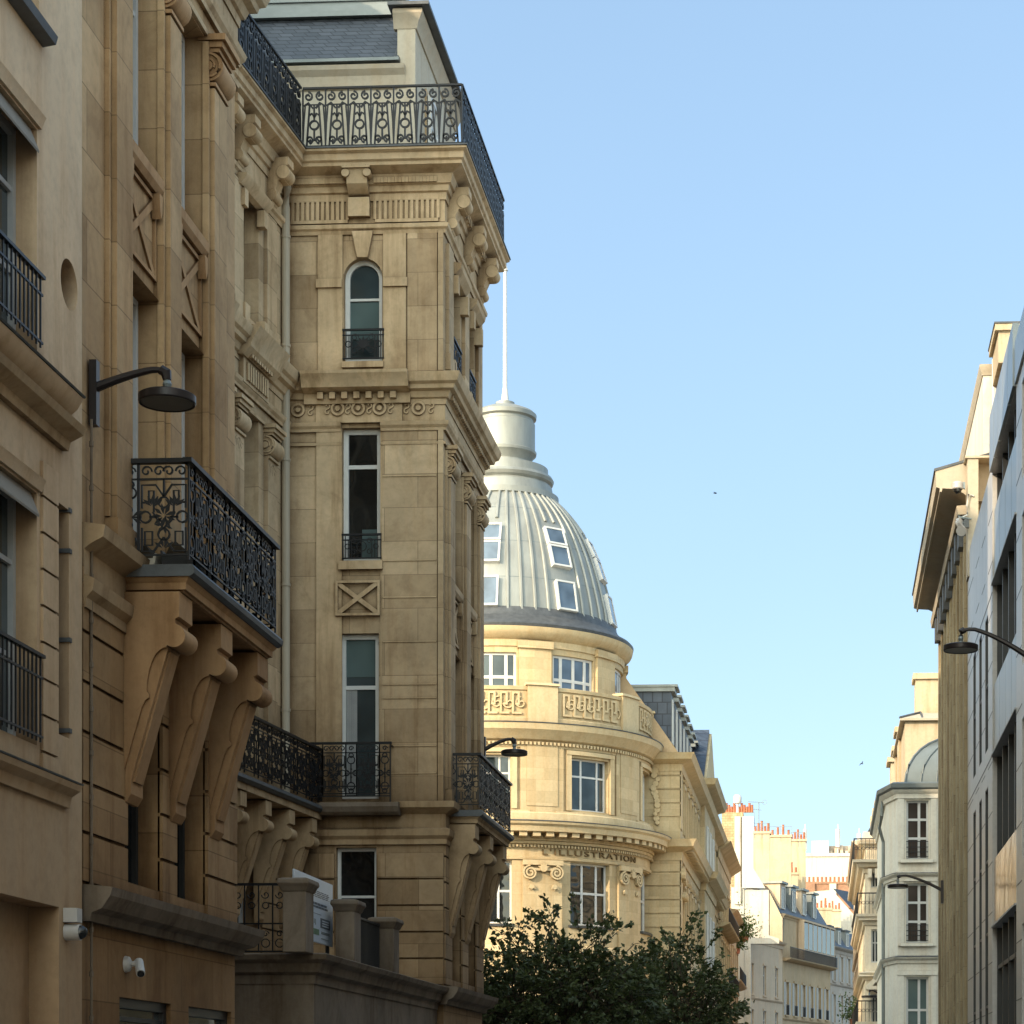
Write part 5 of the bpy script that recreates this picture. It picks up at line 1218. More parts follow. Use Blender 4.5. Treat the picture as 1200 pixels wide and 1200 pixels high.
for a, b in sl:
    for z0, z1 in ((.4, 7.75), (8.5, 11.2)): window(FRt, a, b, z0, z1, GB, .075, 1, tuple((k + 1) / 5 for k in range(4)) if z0 < 1 else (.5,), fm='dkframe', gm='dkglass', fw=.03)
for h in ho[-4:]: window(FRt, *h, GB, .35, 3, (), fm='dkframe', gm='dkglass', fw=.1)
u0, u1 = bayG; bk = MB(); bk.sheet(FRt, u0, u1, -.20, .3, ztop - .2); obj('glazing', bk, M['dkglass'], GB)
fm = MB()
for k in range(5):
    u = u0 + (u1 - u0) * k / 4; fm.box(FRt, u - .05 if k else u, u + .05 if k < 4 else u, -.195, -.09, .3, ztop - .2)
for z in (2.4, 4.0): fm.box(FRt, u0 + .05, u1 - .05, -.19, -.1, z, z + .08)
obj('mullion', fm, M['dkframe'], GB)
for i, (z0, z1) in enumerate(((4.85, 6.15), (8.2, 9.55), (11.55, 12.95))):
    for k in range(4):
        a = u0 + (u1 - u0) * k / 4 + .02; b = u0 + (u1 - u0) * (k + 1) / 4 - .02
        s = MB(); s.box(FRt, a, b, -.08, -.03, z0, z1); obj('spandrel_pane', s, M['sunrefl' if i == 0 else 'spand'], GB)
    s = MB(); s.box(FRt, u0, u1, -.19, .03, z0 - .04, z0 - .005); obj('spandrel_edge', s, M['gpaint'], GB)
tp = MB(); u = u0
for k in range(5): tp.box(FRt, u0 + (u1 - u0) * k / 5, u0 + (u1 - u0) * (k + 1) / 5 - .04, -.05, .06, ztop - .18, ztop + .9)
tp.box(FRt, u1 + .1, g1, -.05, .04, ztop - .2, ztop + .5); obj('glass_parapet', tp, M['spand'], GB)
jn = MB()
for z in [1.2 + .98 * k for k in range(13)]:
    for a, b in ((g0, sl[0][0]), (sl[0][1], sl[1][0]), (sl[1][1], sl[2][0]), (sl[2][1], u0), (u1, b2[0])): jn.box(FRt, a + .01, b - .01, -.02, .004, z, z + .018)
for z in (8.2, 11.4): jn.box(FRt, g0 + .01, u0 - .01, -.02, .005, z - .03, z)
obj('panel_joint', jn, M['dkframe'], GB)
# ---- ribbed building with the big eave
RB = thing('ribbed_building', 'beige building with closely ribbed facade, deep overhanging eave, attic storey and tall chimney block', 'building', (XR + 5, 57, 0))
YE0, YE1 = yat(1134, XR) + .05, yat(1100.5, XR); zE = zat(575, 2.56, YE0)
wb = MB(); wb.core(XR + .12, XR + 13, YE0, YE1, 0, zE - .02); obj('wall', wb, M['ribbed'], RB)
rb = MB(); n = 9
for k in range(n):
    y = YE0 + .05 + (YE1 - YE0 - .1) * k / n; w = (YE1 - YE0) / n; rb.core(XR - .0, XR + .14, y, y + w * .62, 0, zE - .9); rb.core(XR - .07, XR + .0, y + w * .12, y + w * .42, 0, zE - 1.0)
obj('facade_rib', rb, M['ribbed'], RB)
gt = MB(); FE = Fr(XR, 0, -90)
gt.prof(FE, -YE1, -YE0 - .02, [(-.3, zE - .55), (.22, zE - .55), (.25, zE - .35), (-.3, zE - .3)]); obj('frieze_band', gt, M['soffit'], RB)
ev = MB(); xo = .74
ev.prof(FE, -YE1 - .1, -YE0 + .12, [(-.5, zE - .3), (-.1, zE - .28), (.1, zE - .1), (.3, zE), (xo - .16, zE + .02), (xo - .14, zE - .06), (xo - .1, zE - .06), (xo - .1, zE + .02), (xo - .02, zE + .05), (xo, zE + .42), (-.5, zE + .75)])
obj('eave', ev, M['soffit'], RB)
lp = MB(); lp.prof(FE, -YE1 - .12, -YE0 + .14, [(xo - .03, zE + .425), (xo + .03, zE + .41), (xo + .03, zE + .47), (-.5, zE + .82), (-.5, zE + .77)]); obj('lead_flashing', lp, M['lead'], RB)
ds = MB(); k = 0
for k in range(9):
    y = YE0 + .4 + (YE1 - YE0 - .6) * k / 9; ds.core(XR - .18, XR - .02, y, y + .5, zE - 1.2, zE - .56)
obj('bracket_row', ds, M['lead'], RB)
XA2 = 3.68; zA1 = zat(430, XA2, YE0 + .4); FA2 = Fr(0, YE0 + .4, 0); FA3 = Fr(XA2, 0, -90)
at = MB(); at.wall(FA2, XA2, XA2 + 1.15, zE + .5, zA1, [(XA2 + .32, XA2 + .48, zE + .9, zE + 2.2)], .2); at.core(XA2 + .01, XA2 + 8, YE0 + .65, YE1 + 6, zE + .3, zA1 - .01); at.wall(FA3, -YE1 - 6, -YE0 - .4, zE + .3, zA1, [], .2)
obj('attic_wall', at, M['white'], RB)
window(FA2, XA2 + .32, XA2 + .48, zE + .9, zE + 2.2, RB, .12, 1, (.3, .6), fm='dkframe', gm='glass', fw=.02)
ac = MB(); ac.sweep([(XA2, YE1 + 6), (XA2, YE0 + .4), (XA2 + 1.1, YE0 + .4)][::-1][::-1], [(-.1, 0), (0, 0)] if False else [(-.05, zA1 - .2), (.02, zA1 - .2), (.04, zA1 - .12), (.08, zA1 - .02), (.08, zA1 + .04), (-.05, zA1 + .05)]) ; obj('attic_cornice', ac, M['soffit'], RB)
at = MB(); a0 = XA2 + 1.151; at.core(a0, XA2 + 8, YE0 + .2, YE0 + .6, zE + .3, zat(412, a0, YE0)); obj('party_wall', at, M['greyr'], RB)
dp = MB(); x = xat(1165, YE0 + .3); dp.tube([(x, YE0 + .1, zat(420, x, YE0)), (x, YE0 + .1, zat(485, x, YE0))], .07, 8); obj('drainpipe', dp, M['wpaint'], RB)
Yc = YE0 - 1.6; c = MB(); xa = xat(1170, Yc); xb = xat(1176, Yc); zc0_ = zat(425, xa, Yc); zc1_ = zat(388, xa, Yc); c.core(xa, xa + 2.4, Yc, Yc + 1.7, zc0_, zc1_); c.core(xb, xa + 2.2, Yc + .05, Yc + 1.65, ztop - .3, zc0_ - .001)
c.core(xa - .08, xa + 2.5, Yc - .08, Yc + 1.78, zc1_ + .001, zc1_ + .14); obj('chimney', c, M['chim'], RB)
c = MB(); c.core(xa - .1, xa + 2.52, Yc - .1, Yc + 1.8, zc1_ + .142, zc1_ + .18); obj('chimney_coping', c, M['lead'], RB)
po = MB(); x0, x1 = xat(1132.5, YE0 - .5), xat(1141, YE0 - .5); zp1 = zat(546, x0, YE0); po.core(x0 + .02, x1 + .1, YE0 - .6, YE0 - .02, ztop - .6, zp1); po.core(x0 - .04, x1 + .4, YE0 - .64, YE0 + .02, zp1 + .001, zp1 + .05); obj('corner_post', po, M['soffit'], RB)
cb = MB(); x = xat(1141, YE0 - .6); cb.tube([(x, YE0 - .62, zat(590, x, YE0)), (x - .12, YE0 - .66, zat(588, x, YE0)), (x - .16, YE0 - .66, zat(600, x, YE0)), (x - .14, YE0 - .66, zat(612, x, YE0)), (x - .4, YE0 - .7, zat(618, x, YE0))], .02, 6); obj('cable', cb, M['wpaint'], RB)
# ---- white chamfered house
YV = 78.0; WH = thing('white_house', 'off-white rendered corner house with two-light windows and a curved zinc roof on the right', 'building', (5, YV + 6, 0))
xl, xr_ = xat(1052, YV), xat(1130, YV); FV = Fr(0, YV, 0); xc = xat(1038, YV + 1.5)
zv = lambda py: zat(py, 3.2, YV)
zt = zv(926)
win = [(xat(1062, YV), xat(1088, YV), zv(y1), zv(y0)) for y0, y1 in ((938, 1007), (1035, 1105), (1145, 1222))] + [(xat(1062, YV), xat(1088, YV), .8, zv(1245))]
wv = MB(); wv.wall(FV, xl, xr_, 0, zt, win, .25)
FV2 = Fr(xl, YV, -0)
wv.poly([(xl, YV, 0), (xc, YV + 1.6, 0), (xc, YV + 1.6, zt), (xl, YV, zt)]); wv.poly([(xc, YV + 1.6, 0), (xc, YV + 14, 0), (xc, YV + 14, zt), (xc, YV + 1.6, zt)]); wv.core(xc + .6, xr_ + 6, YV + 1.5, YV + 14, 0, zt - .01)
wv.poly([(xc, YV + 14, 0), (xr_ + 6, YV + 14, 0), (xr_ + 6, YV + 14, zt), (xc, YV + 14, zt)])
obj('wall', wv, M['white'], WH)
for i, h in enumerate(win):
    window(FV, *h, WH, .2, 2, (.36, .68) if i < 2 else (.5,), fw=.07, bar=.09, gm='brown' if i < 2 else 'teal', wide=(.58,))
    s = MB(); s.box(FV, h[0] - .3, h[0] - .08, -.02, .05, h[2] - .1, h[3] + .06); s.box(FV, h[1] + .08, h[1] + .28, -.02, .05, h[2] - .1, h[3] + .06); s.box(FV, h[0] - .34, h[1] + .32, -.02, .07, h[3] + .065, h[3] + .2); s.box(FV, h[0] - .2, h[1] + .16, -.02, .12, h[2] - .12, h[2] - .01)
    if i == 1: s.box(FV, h[0] - .34, h[1] + .4, -.02, .12, h[3] + .34, h[3] + .42)
    obj('window_surround', s, M['white'], WH)
    if i < 2:
        r = MB(); z = h[2]
        for q in (.08, .25, .42, .62): r.box(FV, h[0], h[1], -.06, -.035, z + q, z + q + .025)
        for q in range(9): u = h[0] + (h[1] - h[0]) * q / 8; r.pl(FV, -.05, [(u, z + .08), (u, z + .63)], .009)
        obj('window_railing', r, M['iron'], WH)
mp = [(xc, YV + 14), (xc, YV + 1.6), (xl, YV), (xr_, YV)]
def rev(p): return p
mv = MB()
for py in (1024, 1122): z = zv(py); mv.sweep(mp, [(-.05, z - .22), (.05, z - .2), (.06, z - .1), (.16, z - .04), (.18, z), (-.05, z + .06)])
z = zt; mv.sweep(mp, [(-.05, z - .3), (.06, z - .28), (.08, z - .14), (.2, z - .04), (.22, z), (-.05, z + .02)]); obj('string_course', mv, M['white'], WH)
ld = MB()
for py in (1024, 1122): z = zv(py); ld.sweep(mp, [(-.05, z + .063), (.185, z + .004), (.19, z + .02), (-.05, z + .08)])
obj('lead_flashing', ld, M['lead'], WH)
gu = MB(); gu.sweep(mp, [(-.05, zt + .02), (.22, zt + .01), (.3, zt + .06), (.32, zt + .2), (.2, zt + .26), (-.05, zt + .3)]); obj('gutter', gu, M['zinc'], WH)
dp = MB(); dp.tube([(xc - .1, YV + 2.2, zt), (xc - .12, YV + 2.2, zt - .6), (xc - .2, YV + 2.6, zt - 1.0), (xc - .06, YV + 2.7, zt - 1.5), (xc - .06, YV + 2.7, .2)], .06, 8); obj('drainpipe', dp, M['zinc'], WH)
# curved zinc roof, attic wall, hipped cap, chimney
xz0, xz1 = xat(1061, YV), xr_ + 4; zz0, zz1 = zt + .28, zv(858)
cr = MB(); prf = [(sin(pi / 2 * k / 8), k / 8) for k in range(9)]
rings = []
for k in range(9):
    t = k / 8; ang = t * pi / 2; off = 1.9 * (1 - cos(ang)); z = zz0 + (zz1 - zz0) * sin(ang)
    rings.append([(xz0 + off, YV + 2.6, z), (xz0 + off, YV + .25 + off * .55, z), (xz1, YV + .25 + off * .55, z)])
cr.loft(rings, closed=False, caps=False); co = obj('curved_roof', cr, M['zinc'], WH, ang=50)
sm = MB()
for k in range(1, 9):
    x = xz0 + .55 * k; pts = []
    for j in range(9):
        ang = j / 8 * pi / 2; off = 1.9 * (1 - cos(ang))
        pts.append((x + off, YV + .23 + off * .55, zz0 + (zz1 - zz0) * sin(ang)))
    if len(pts) > 1: sm.tube(pts, .03, 5)
sm.tube([(xz0 + 1.9 * (1 - cos(j / 8 * pi / 2)), YV + .23 + 1.9 * (1 - cos(j / 8 * pi / 2)) * .55, zz0 + (zz1 - zz0) * sin(j / 8 * pi / 2)) for j in range(9)], .04, 5)
obj('seam_rib', sm, M['zinc'], co)
YU = YV + 3.2; xu = xat(1060.5, YU); zu = zat(845, xu, YU)
aw = MB(); aw.core(xu, xu + 9, YU, YU + 9, zt - .5, zu); obj('attic_wall', aw, M['chim'], WH)
hp = MB(); zq = zat(827, xu, YU); e = .18
hp.loft([[(xu - e, YU - e, zu + .0), (xu + 9, YU - e, zu), (xu + 9, YU + 9, zu), (xu - e, YU + 9, zu)], [(xu - e, YU - e, zu + .08), (xu + 9, YU - e, zu + .08), (xu + 9, YU + 9, zu + .08), (xu - e, YU + 9, zu + .08)], [(xat(1081, YU), YU + 1.6, zq), (xu + 9, YU + 1.6, zq), (xu + 9, YU + 7, zq), (xat(1081, YU), YU + 7, zq)]]); obj('hipped_roof', hp, M['pot'] if False else M['soffit'], WH)
hr = MB(); hr.tube([(xu - e, YU - e, zu + .1), (xat(1081, YU), YU + 1.6, zq + .02)], .05, 6); hr.tube([(xat(1081, YU), YU - .02, zu + .1), (xat(1081, YU), YU + 1.58, zq + .02)], .04, 6); obj('hip_roll', hr, M['lead'], WH)
chx = xat(1073, YU + 3); chimney(WH, chx, chx + 3.2, YU + 3, YU + 4.2, zq - .3, zat(796, chx, YU + 3), 'chim', 0)
for k, (px0, py) in enumerate(((1053, 858), (1049.5, 880), (1044, 893))):
    YY = YU + 4 + k * 4.2; a = xat(px0, YY); c = MB(); c.core(a, a + 2, YY, YY + 1.6, zt - .5, zat(py, a, YY)); c.core(a - .15, a + 2, YY - .12, YY + 1.7, zat(py, a, YY) + .001, zat(py, a, YY) + .2); obj('chimney', c, M['chim'], WH)
# ---- sunlit houses beyond on the right
YR = 100.0; FRR = Fr(0, YR, 0)
SH = thing('sunlit_house', 'sunlit cream stone house with balconies, bracketed cornice and small pediment beyond the white house', 'building', (5.5, YR + 8, 0))
xs, xe_ = xat(1014, YR), xat(1052, YR); zs = lambda py: zat(py, 2.5, YR)
hz = [(xat(1021, YR), xat(1030, YR), zs(b), zs(a)) for a, b in ((1012, 1040), (1089, 1128), (1165, 1215))]
sw = MB(); sw.wall(FRR, xs, xe_, 0, zs(985), hz, .3); sw.core(xs + .02, xe_ + 5, YR + .5, YR + 20, 0, zs(985) - .02)
FRS = Fr(xs, 0, -90); sh_ = [(-(YR + 2.2 + 3.2 * k), -(YR + .9 + 3.2 * k), z0, z1) for k in range(5) for z0, z1 in ((zs(1040), zs(1010)), (zs(1090), zs(1060)), (zs(1140), zs(1105)), (zs(1205), zs(1165)))]
sw.wall(FRS, -YR - 20, -YR, 0, zs(985), sh_, .25); obj('wall', sw, M['lit'], SH)
for h in hz: window(FRR, *h, SH, .22, 2, (.6,), gm='tealD')
for h in sh_: window(FRS, *h, SH, .2, 2, (.65,), gm='glass')
mc = MB(); ph = [(xs, YR + 20), (xs, YR), (xe_, YR)]
for py, o in ((1010, .5), (1073, .42), (1140, .32), (985, .3)): mc.sweep(ph, stdc(zs(py), o))
mc.sweep(ph, [(-.2, zs(985)), (.1, zs(985)), (.1, zs(975)), (-.2, zs(975))])
for k in range(6): mc.box(FRR, xs + .1 + k * .32, xs + .28 + k * .32, .1, .5, zs(1010) - .75, zs(1010) - .35)
a, b = xat(1020, YR), xat(1046, YR); zp_ = zs(1160); mc.extr(FRR, [(a - .2, zp_), (b, zp_), (b, zp_ + .16), (a - .2, zp_ + .16)], 0, .4); mc.extr(FRR, [(a - .2, zp_ + .162), ((a + b) / 2, zp_ + .9), ((a + b) / 2, zp_ + .72), (a + .1, zp_ + .162)], 0, .4); mc.extr(FRR, [(b, zp_ + .162), ((a + b) / 2, zp_ + .9), ((a + b) / 2, zp_ + .72), (b - .3, zp_ + .162)], 0, .4)
obj('cornice', mc, M['lit'], SH)
for py in (1010, 1073, 1199):
    z = zs(py) + .06; r = MB(); o = .5 if py == 1010 else .34
    bo = MB(); bo.sweep(ph, [(-.1, z - .12), (o + .05, z - .12), (o + .08, z), (-.1, z)]); bo = obj('balcony', bo, M['lit'], SH)
    r.sweep(ph, [(o - .03, z + .9), (o + .03, z + .9), (o + .03, z + .95), (o - .03, z + .95)]); Fq = Fr(0, YR - o, 0); u = xs - o
    while u < xe_: r.pl(Fq, 0, [(u, z), (u, z + .9)], .016, n=3); r.circ(Fq, 0, u + .08, z + .5, .07, .014, 8); u += .17
    Fq = Fr(xs - o, 0, -90); u = -YR - 19
    while u < -YR + o: r.pl(Fq, 0, [(u, z), (u, z + .9)], .016, n=3); u += .2
    obj('railing', r, M['iron'], bo)
c = MB(); c.core(xs + .5, xe_ + 4, YR + .8, YR + 18, zs(975) - .3, zs(955)); obj('attic_wall', c, M['chim'], SH)
for k in range(3): YY = YR + 1 + 5 * k; xq = xat(1017 - k * 2, YY); c = MB(); c.core(xq + .3, xq + 1.8, YY, YY + 1.2, zs(975), zat(938 + 9 * k, xq, YY)); obj('chimney', c, M['chim'], SH)
s = MB(); z0 = zs(1073); s.box(FRR, xat(1030, YR), xat(1034, YR), .3, .5, z0 + .4, z0 + 3.6)
fl_ = MB(); xq = xat(1036, YR - 6); fl_.tube([(xq + .5, YR - 6, zat(1060, xq, YR - 6)), (xq - .1, YR - 6.8, zat(1015, xq, YR - 6))], .04, 6); obj('flag_pole', fl_, M['iron'], SH)
fa = MB(); n = 8; zt_ = zat(1022, xq, YR - 6)
fa.loft([[(xq + .0 + .03 * k, YR - 6.7 + .09 * k + .1 * sin(k * 1.7 + j), zt_ - .28 * k * .35 - j * (1.9 / 6)) for k in range(n)] for j in range(7)], closed=False, caps=False); obj('flag', fa, M['limeD'], SH)
FE2 = Fr(xat(1008, 152), 0, -90)
FHs = house('far_house', 'narrow cream house front at the far right end of the street', FE2, -184, -152, zat(1000, 2.6, 160), [(4, 6.4), (8, 10.6), (12, 14.4)], 9, 1.1, 'cream', 10, cornice=.6, roofz=1.5, group=None)

# extra roof clutter on the far row
for (u, d, zt, zb, mt, T) in ((u2_ - 2.2, -4.5, z2t + 5.2, z2t, 'chim', N2), (u1_ + 6, -5.5, z2t + 4.6, z2t, 'rubble', N2), (u3_ - 3, -4, z3t + 4.4, z3t, 'chim', N3), (u2_ + 4, -4.5, z3t + 4.8, z3t, 'brick', N3)):
    q_ = FB.P(u, d, 0); chimney(T, q_[0], q_[0] + 1.7, q_[1], q_[1] + .9, zb, zt, mt, 4)
for k in range(3):
    u = u2_ + 1.2 + k * 3.6; d = MB(); d.box(FB, u, u + 1.5, -3.5, -.45, z3t + .2, z3t + 2.0); dd = obj('dormer', d, M['zincL'], N3); d = MB(); d.box(FB, u - .15, u + 1.65, -3.5, -.3, z3t + 2.002, z3t + 2.16); obj('dormer_cap', d, M['lead'], dd)
    q_ = FB.P(0, -.33, 0); window(Fr(q_[0], q_[1], 76), u + .25, u + 1.25, z3t + .45, z3t + 1.8, N3, .1, 2, ())
for z in (z2t - 9.2, z2t - 13.6):
    r = MB()
    for k in range(6):
        um = u1_ + .05 + (u2_ - u1_ - .05) * (k + .5) / 6
        r.box(FB, um - .5, um + .5, .08, .11, z + .9, z + .95)
        for j in range(9): r.pl(FB, .1, [(um - .48 + j * .12, z), (um - .48 + j * .12, z + .9)], .016, n=3)
    obj('window_railing', r, M['iron'], N2)
for k in range(3):
    for z in (z1t - 5.0, z1t - 9.0):
        um = .2 + (u1_ - .2) * (k + .5) / 3; s = MB(); s.box(FB, um - .62, um + .62, .0, .12, z - .14, z - .02); s.box(FB, um - .6, um + .6, .0, .08, z + 2.62, z + 2.8); obj('window_ledge', s, M['cream'], N1)
# ================================================================== street lamps
def lamp(label, base, ang, arm, rise=.22, sag=.0, disc=.27, cat='street lamp', drop=.22, plate=.62, tilt=0):
    x, y, z = base; T = thing('street_lamp', label, cat, base, 'flat disc lamps on wall brackets'); e = (cos(ang), sin(ang)); ORG[T] = Vector((0, 0, 0))
    Q = lambda s, o, h: (e[0] * s - e[1] * o, e[1] * s + e[0] * o, h)
    p = MB(); p.loft([[Q(s, o, h) for s, o in ((0.0, -.05), (.07, -.05), (.07, .05), (.0, .05))] for h in (-plate * .62, plate * .38)]); obj('wall_plate', p, M['lampi'], T)
    a = MB(); n = 12; pts = []; rr = []
    for k in range(n + 1):
        f = k / n; s = .05 + (arm - .05) * f; h = -.02 + rise * (1 - (1 - f) ** 1.5) if f < .86 else -.02 + rise * (1 - (.14) ** 1.5) - .9 * (f - .86) ** 2 * arm
        pts.append(Q(s, 0, h)); rr.append(.046 - .018 * f)
    a.tube(pts, rr, 8); hz = pts[-1][2]; a.tube([Q(arm - .02, 0, hz + .01), Q(arm + .03, 0, hz - .02), Q(arm + .04, 0, hz - .09)], [.05, .055, .04], 8); obj('arm', a, M['lampi'], T)
    nk = MB(); nk.tube([Q(arm + .04, 0, hz - .09), Q(arm + .04, 0, hz - .13), Q(arm + .04, 0, hz - .17), Q(arm + .04, 0, hz - drop)], [.03, .045, .03, .05], 8); obj('swivel', nk, M['grey'], T)
    c = Q(arm + .04, 0, 0); zt = hz - drop
    d = MB(); d.lathe(c[0], c[1], [(.02, zt), (disc * .9, zt - .005), (disc, zt - .02), (disc, zt - .085), (disc * .97, zt - .098), (disc * .92, zt - .09), (disc * .92, zt - .08), (.02, zt - .075)], 40); dh = obj('lamp_head', d, M['lampi'], T)
    g = MB(); g.lathe(c[0], c[1], [(.01, zt - .085), (disc * .9, zt - .085), (disc * .9, zt - .09), (.01, zt - .088)], 32); obj('lens', g, M['shade'], dh)
    return T
yl = yat(104, XL); lamp('dark red-brown disc lamp on a curved arm fixed beside the plaster building, left foreground', (XL + .02, yl, zat(452, XL, yl)), 0, .70, .17)
lamp('small disc lamp on the far end of the limestone building, before the yellow round front', (XL + .02, D1 - .1, zat(878, XL, D1)), 0, .62, .22, disc=.27)
yq = 34.5; lamp('disc lamp on a long arm over the modern grey office front, upper right', (XR - .02, yq, zat(772, XR, yq)), pi, 1.12, .52, disc=.27)
yq = yat(1109, XR); lamp('thin disc lamp on a straight rising arm in front of the white house windows', (XR - .08, yq, zat(1042, XR, yq)), pi, 1.18, .42, disc=.28)
yq = YR - .3; lamp('tiny distant disc lamp below the pediment of the sunlit house', (xat(1038, yq), yq - .2, zat(1170, 3, yq)), pi, .7, .4, disc=.35)

# ================================================================== security cameras
def bullet(label, base, F, ang):
    x, y, z = base; T = thing('security_camera', label, 'security camera', base, 'security cameras on the facades'); ORG[T] = Vector((0, 0, 0))
    return T
T = bullet('small white bullet camera on a round plate above the limestone building shop windows', (XL + .0, yat(147, XL), zat(1130, XL, yat(147, XL))), None, 0)
b = MB(); b.loft([[(.0, .085 * cos(2 * pi * k / 16), .085 * sin(2 * pi * k / 16)) for k in range(16)], [(.04, .075 * cos(2 * pi * k / 16), .075 * sin(2 * pi * k / 16)) for k in range(16)], [(.06, .04 * cos(2 * pi * k / 16), .04 * sin(2 * pi * k / 16)) for k in range(16)]]); b.tube([(.05, 0, 0), (.13, -.0, .01), (.15, .0, -.02)], .028, 8); obj('wall_mount', b, M['cctv'], T)
b = MB(); b.tube([(.12, .05, .03), (.19, -.11, -.10)], .045, 14); bo = obj('camera_body', b, M['cctv'], T); b = MB(); b.tube([(.1895, -.109, -.099), (.194, -.119, -.107)], .036, 12); obj('lens', b, M['blackp'], bo)
T = bullet('white box camera with dark dome lens low on the plaster building corner', (XL + .04, yat(72, XL), zat(1085, XL, yat(72, XL))), None, 0)
b = MB(); b.core(0, .13, -.07, .07, .03, .16); obj('junction_box', b, M['cctv'], T)
b = MB(); b.tube([(.0, 0, -.06), (.14, 0, -.06)], .075, 16); bo = obj('camera_body', b, M['cctv'], T)
b = MB(); b.tube([(.14, 0, -.06), (.16, 0, -.06), (.185, 0, -.062), (.20, 0, -.064)], [.066, .062, .045, .015], 14); obj('lens', b, M['blackp'], bo)
x0 = xat(1131, YE0 - .6); T = bullet('grey dome camera hanging from a bracket under the beige eave, right', (x0, YE0 - .62, zat(577, x0, YE0)), None, 0)
b = MB(); b.loft([[(.0, -.04, .06), (.0, .04, .06), (.0, .04, -.10), (.0, -.04, -.10)], [(-.16, -.03, .05), (-.16, .03, .05), (-.16, .03, .0), (-.16, -.03, .0)]]); obj('bracket', b, M['grey'], T)
b = MB(); b.lathe(-.17, 0, [(.01, .08), (.1, .07), (.125, .03), (.13, -.08), (.11, -.10)], 20); bo = obj('camera_body', b, M['cctv'], T); b = MB(); b.lathe(-.17, 0, [(.09, -.101), (.085, -.15), (.05, -.185), (.005, -.195)], 18); obj('lens', b, M['blackp'], bo)
x0 = xat(1133, YE0 - .6); T = thing('floodlight', 'grey metal floodlight cluster with wires on the post under the beige eave', 'floodlight', (x0, YE0 - .66, zat(622, x0, YE0))); ORG[T] = Vector((0, 0, 0))
b = MB(); b.tube([(.1, 0, .1), (-.2, -.05, .14)], .02, 6); b.tube([(-.02, 0, .1), (-.08, -.05, -.02)], .03, 6); b.tube([(-.2, 0, .2), (-.14, -.04, .12), (-.06, -.04, .1)], .008, 4); obj('bracket', b, M['grey'], T)
b = MB(); b.tube([(-.12, -.1, -.0), (-.22, -.05, -.04)], [.13, .09], 14); b.tube([(-.1, .0, -.12), (-.14, -.12, -.2)], [.09, .12], 14); bo = obj('lamp_head', b, M['cctv'], T)
b = MB(); b.core(-.08, .04, -.12, 0, -.12, .06); obj('housing', b, M['blackp'], T)

# ================================================================== sign board on the terrace
Xs = -7.5; ys0, ys1 = yat(345, Xs), yat(390, Xs); FSg = Fr(Xs, 0, 90); zs1_, zs0_ = zat(1018, Xs, ys0), zat(1110, Xs, ys1)
T = thing('sign_board', 'white information board with dark square and grey lines behind the first terrace pier', 'sign', (Xs, (ys0 + ys1) / 2, zs0_))
b = MB(); b.box(FSg, ys0, ys1, -.03, .0, zs0_, zs1_); obj('board', b, M['sign'], T, bevel=.006)
W = ys1 - ys0; H = zs1_ - zs0_; rn = random.Random(3); b = MB()
def S(a, c, e, f, mb=None): (mb or b).box(FSg, ys0 + a * W, ys0 + c * W, .001, .004, zs0_ + e * H, zs0_ + f * H)
for row, (e, h) in enumerate(((.79, .012), (.762, .012), (.734, .012), (.706, .012))):
    u = .30
    while u < .88: l = rn.uniform(.04, .11); S(u, min(u + l, .9), e, e + h); u += l + .02
for e, h, u0_, u1_b in ((.585, .035, .42, .78), (.54, .03, .36, .78)):
    u = u0_
    while u < u1_b: l = rn.uniform(.05, .08); S(u, u + l, e, e + h); u += l + .012
S(.42, .68, .445, .450); S(.66, .92, .25, .40); obj('printed_mark', b, M['ink'], T)
b2_ = MB()
for k in range(3): b2_.box(FSg, ys0 + (.70) * W, ys0 + .88 * W, .0042, .006, zs0_ + (.275 + .038 * k) * H, zs0_ + (.295 + .038 * k) * H)
obj('printed_glyph', b2_, M['sign'], T)
b = MB(); S(.42, .62, .12, .21, b); obj('printed_block', b, M['inkg'], T)
b = MB(); [S(.46 + .03 * k, .475 + .03 * k, .27 + .02 * (k % 2), .36, b) for k in range(3)]; [S(.68, .9, .155 + .022 * k, .168 + .022 * k, b) for k in range(2)]; S(.68, .88, .075, .085, b); obj('printed_line', b, M['grey'], T)
b = MB(); b.box(FSg, ys0 + .1, ys0 + .16, -.08, -.031, ZT, zs1_ - .2); b.box(FSg, ys1 - .16, ys1 - .1, -.08, -.031, ZT, zs1_ - .2); obj('post', b, M['dkframe'], T)

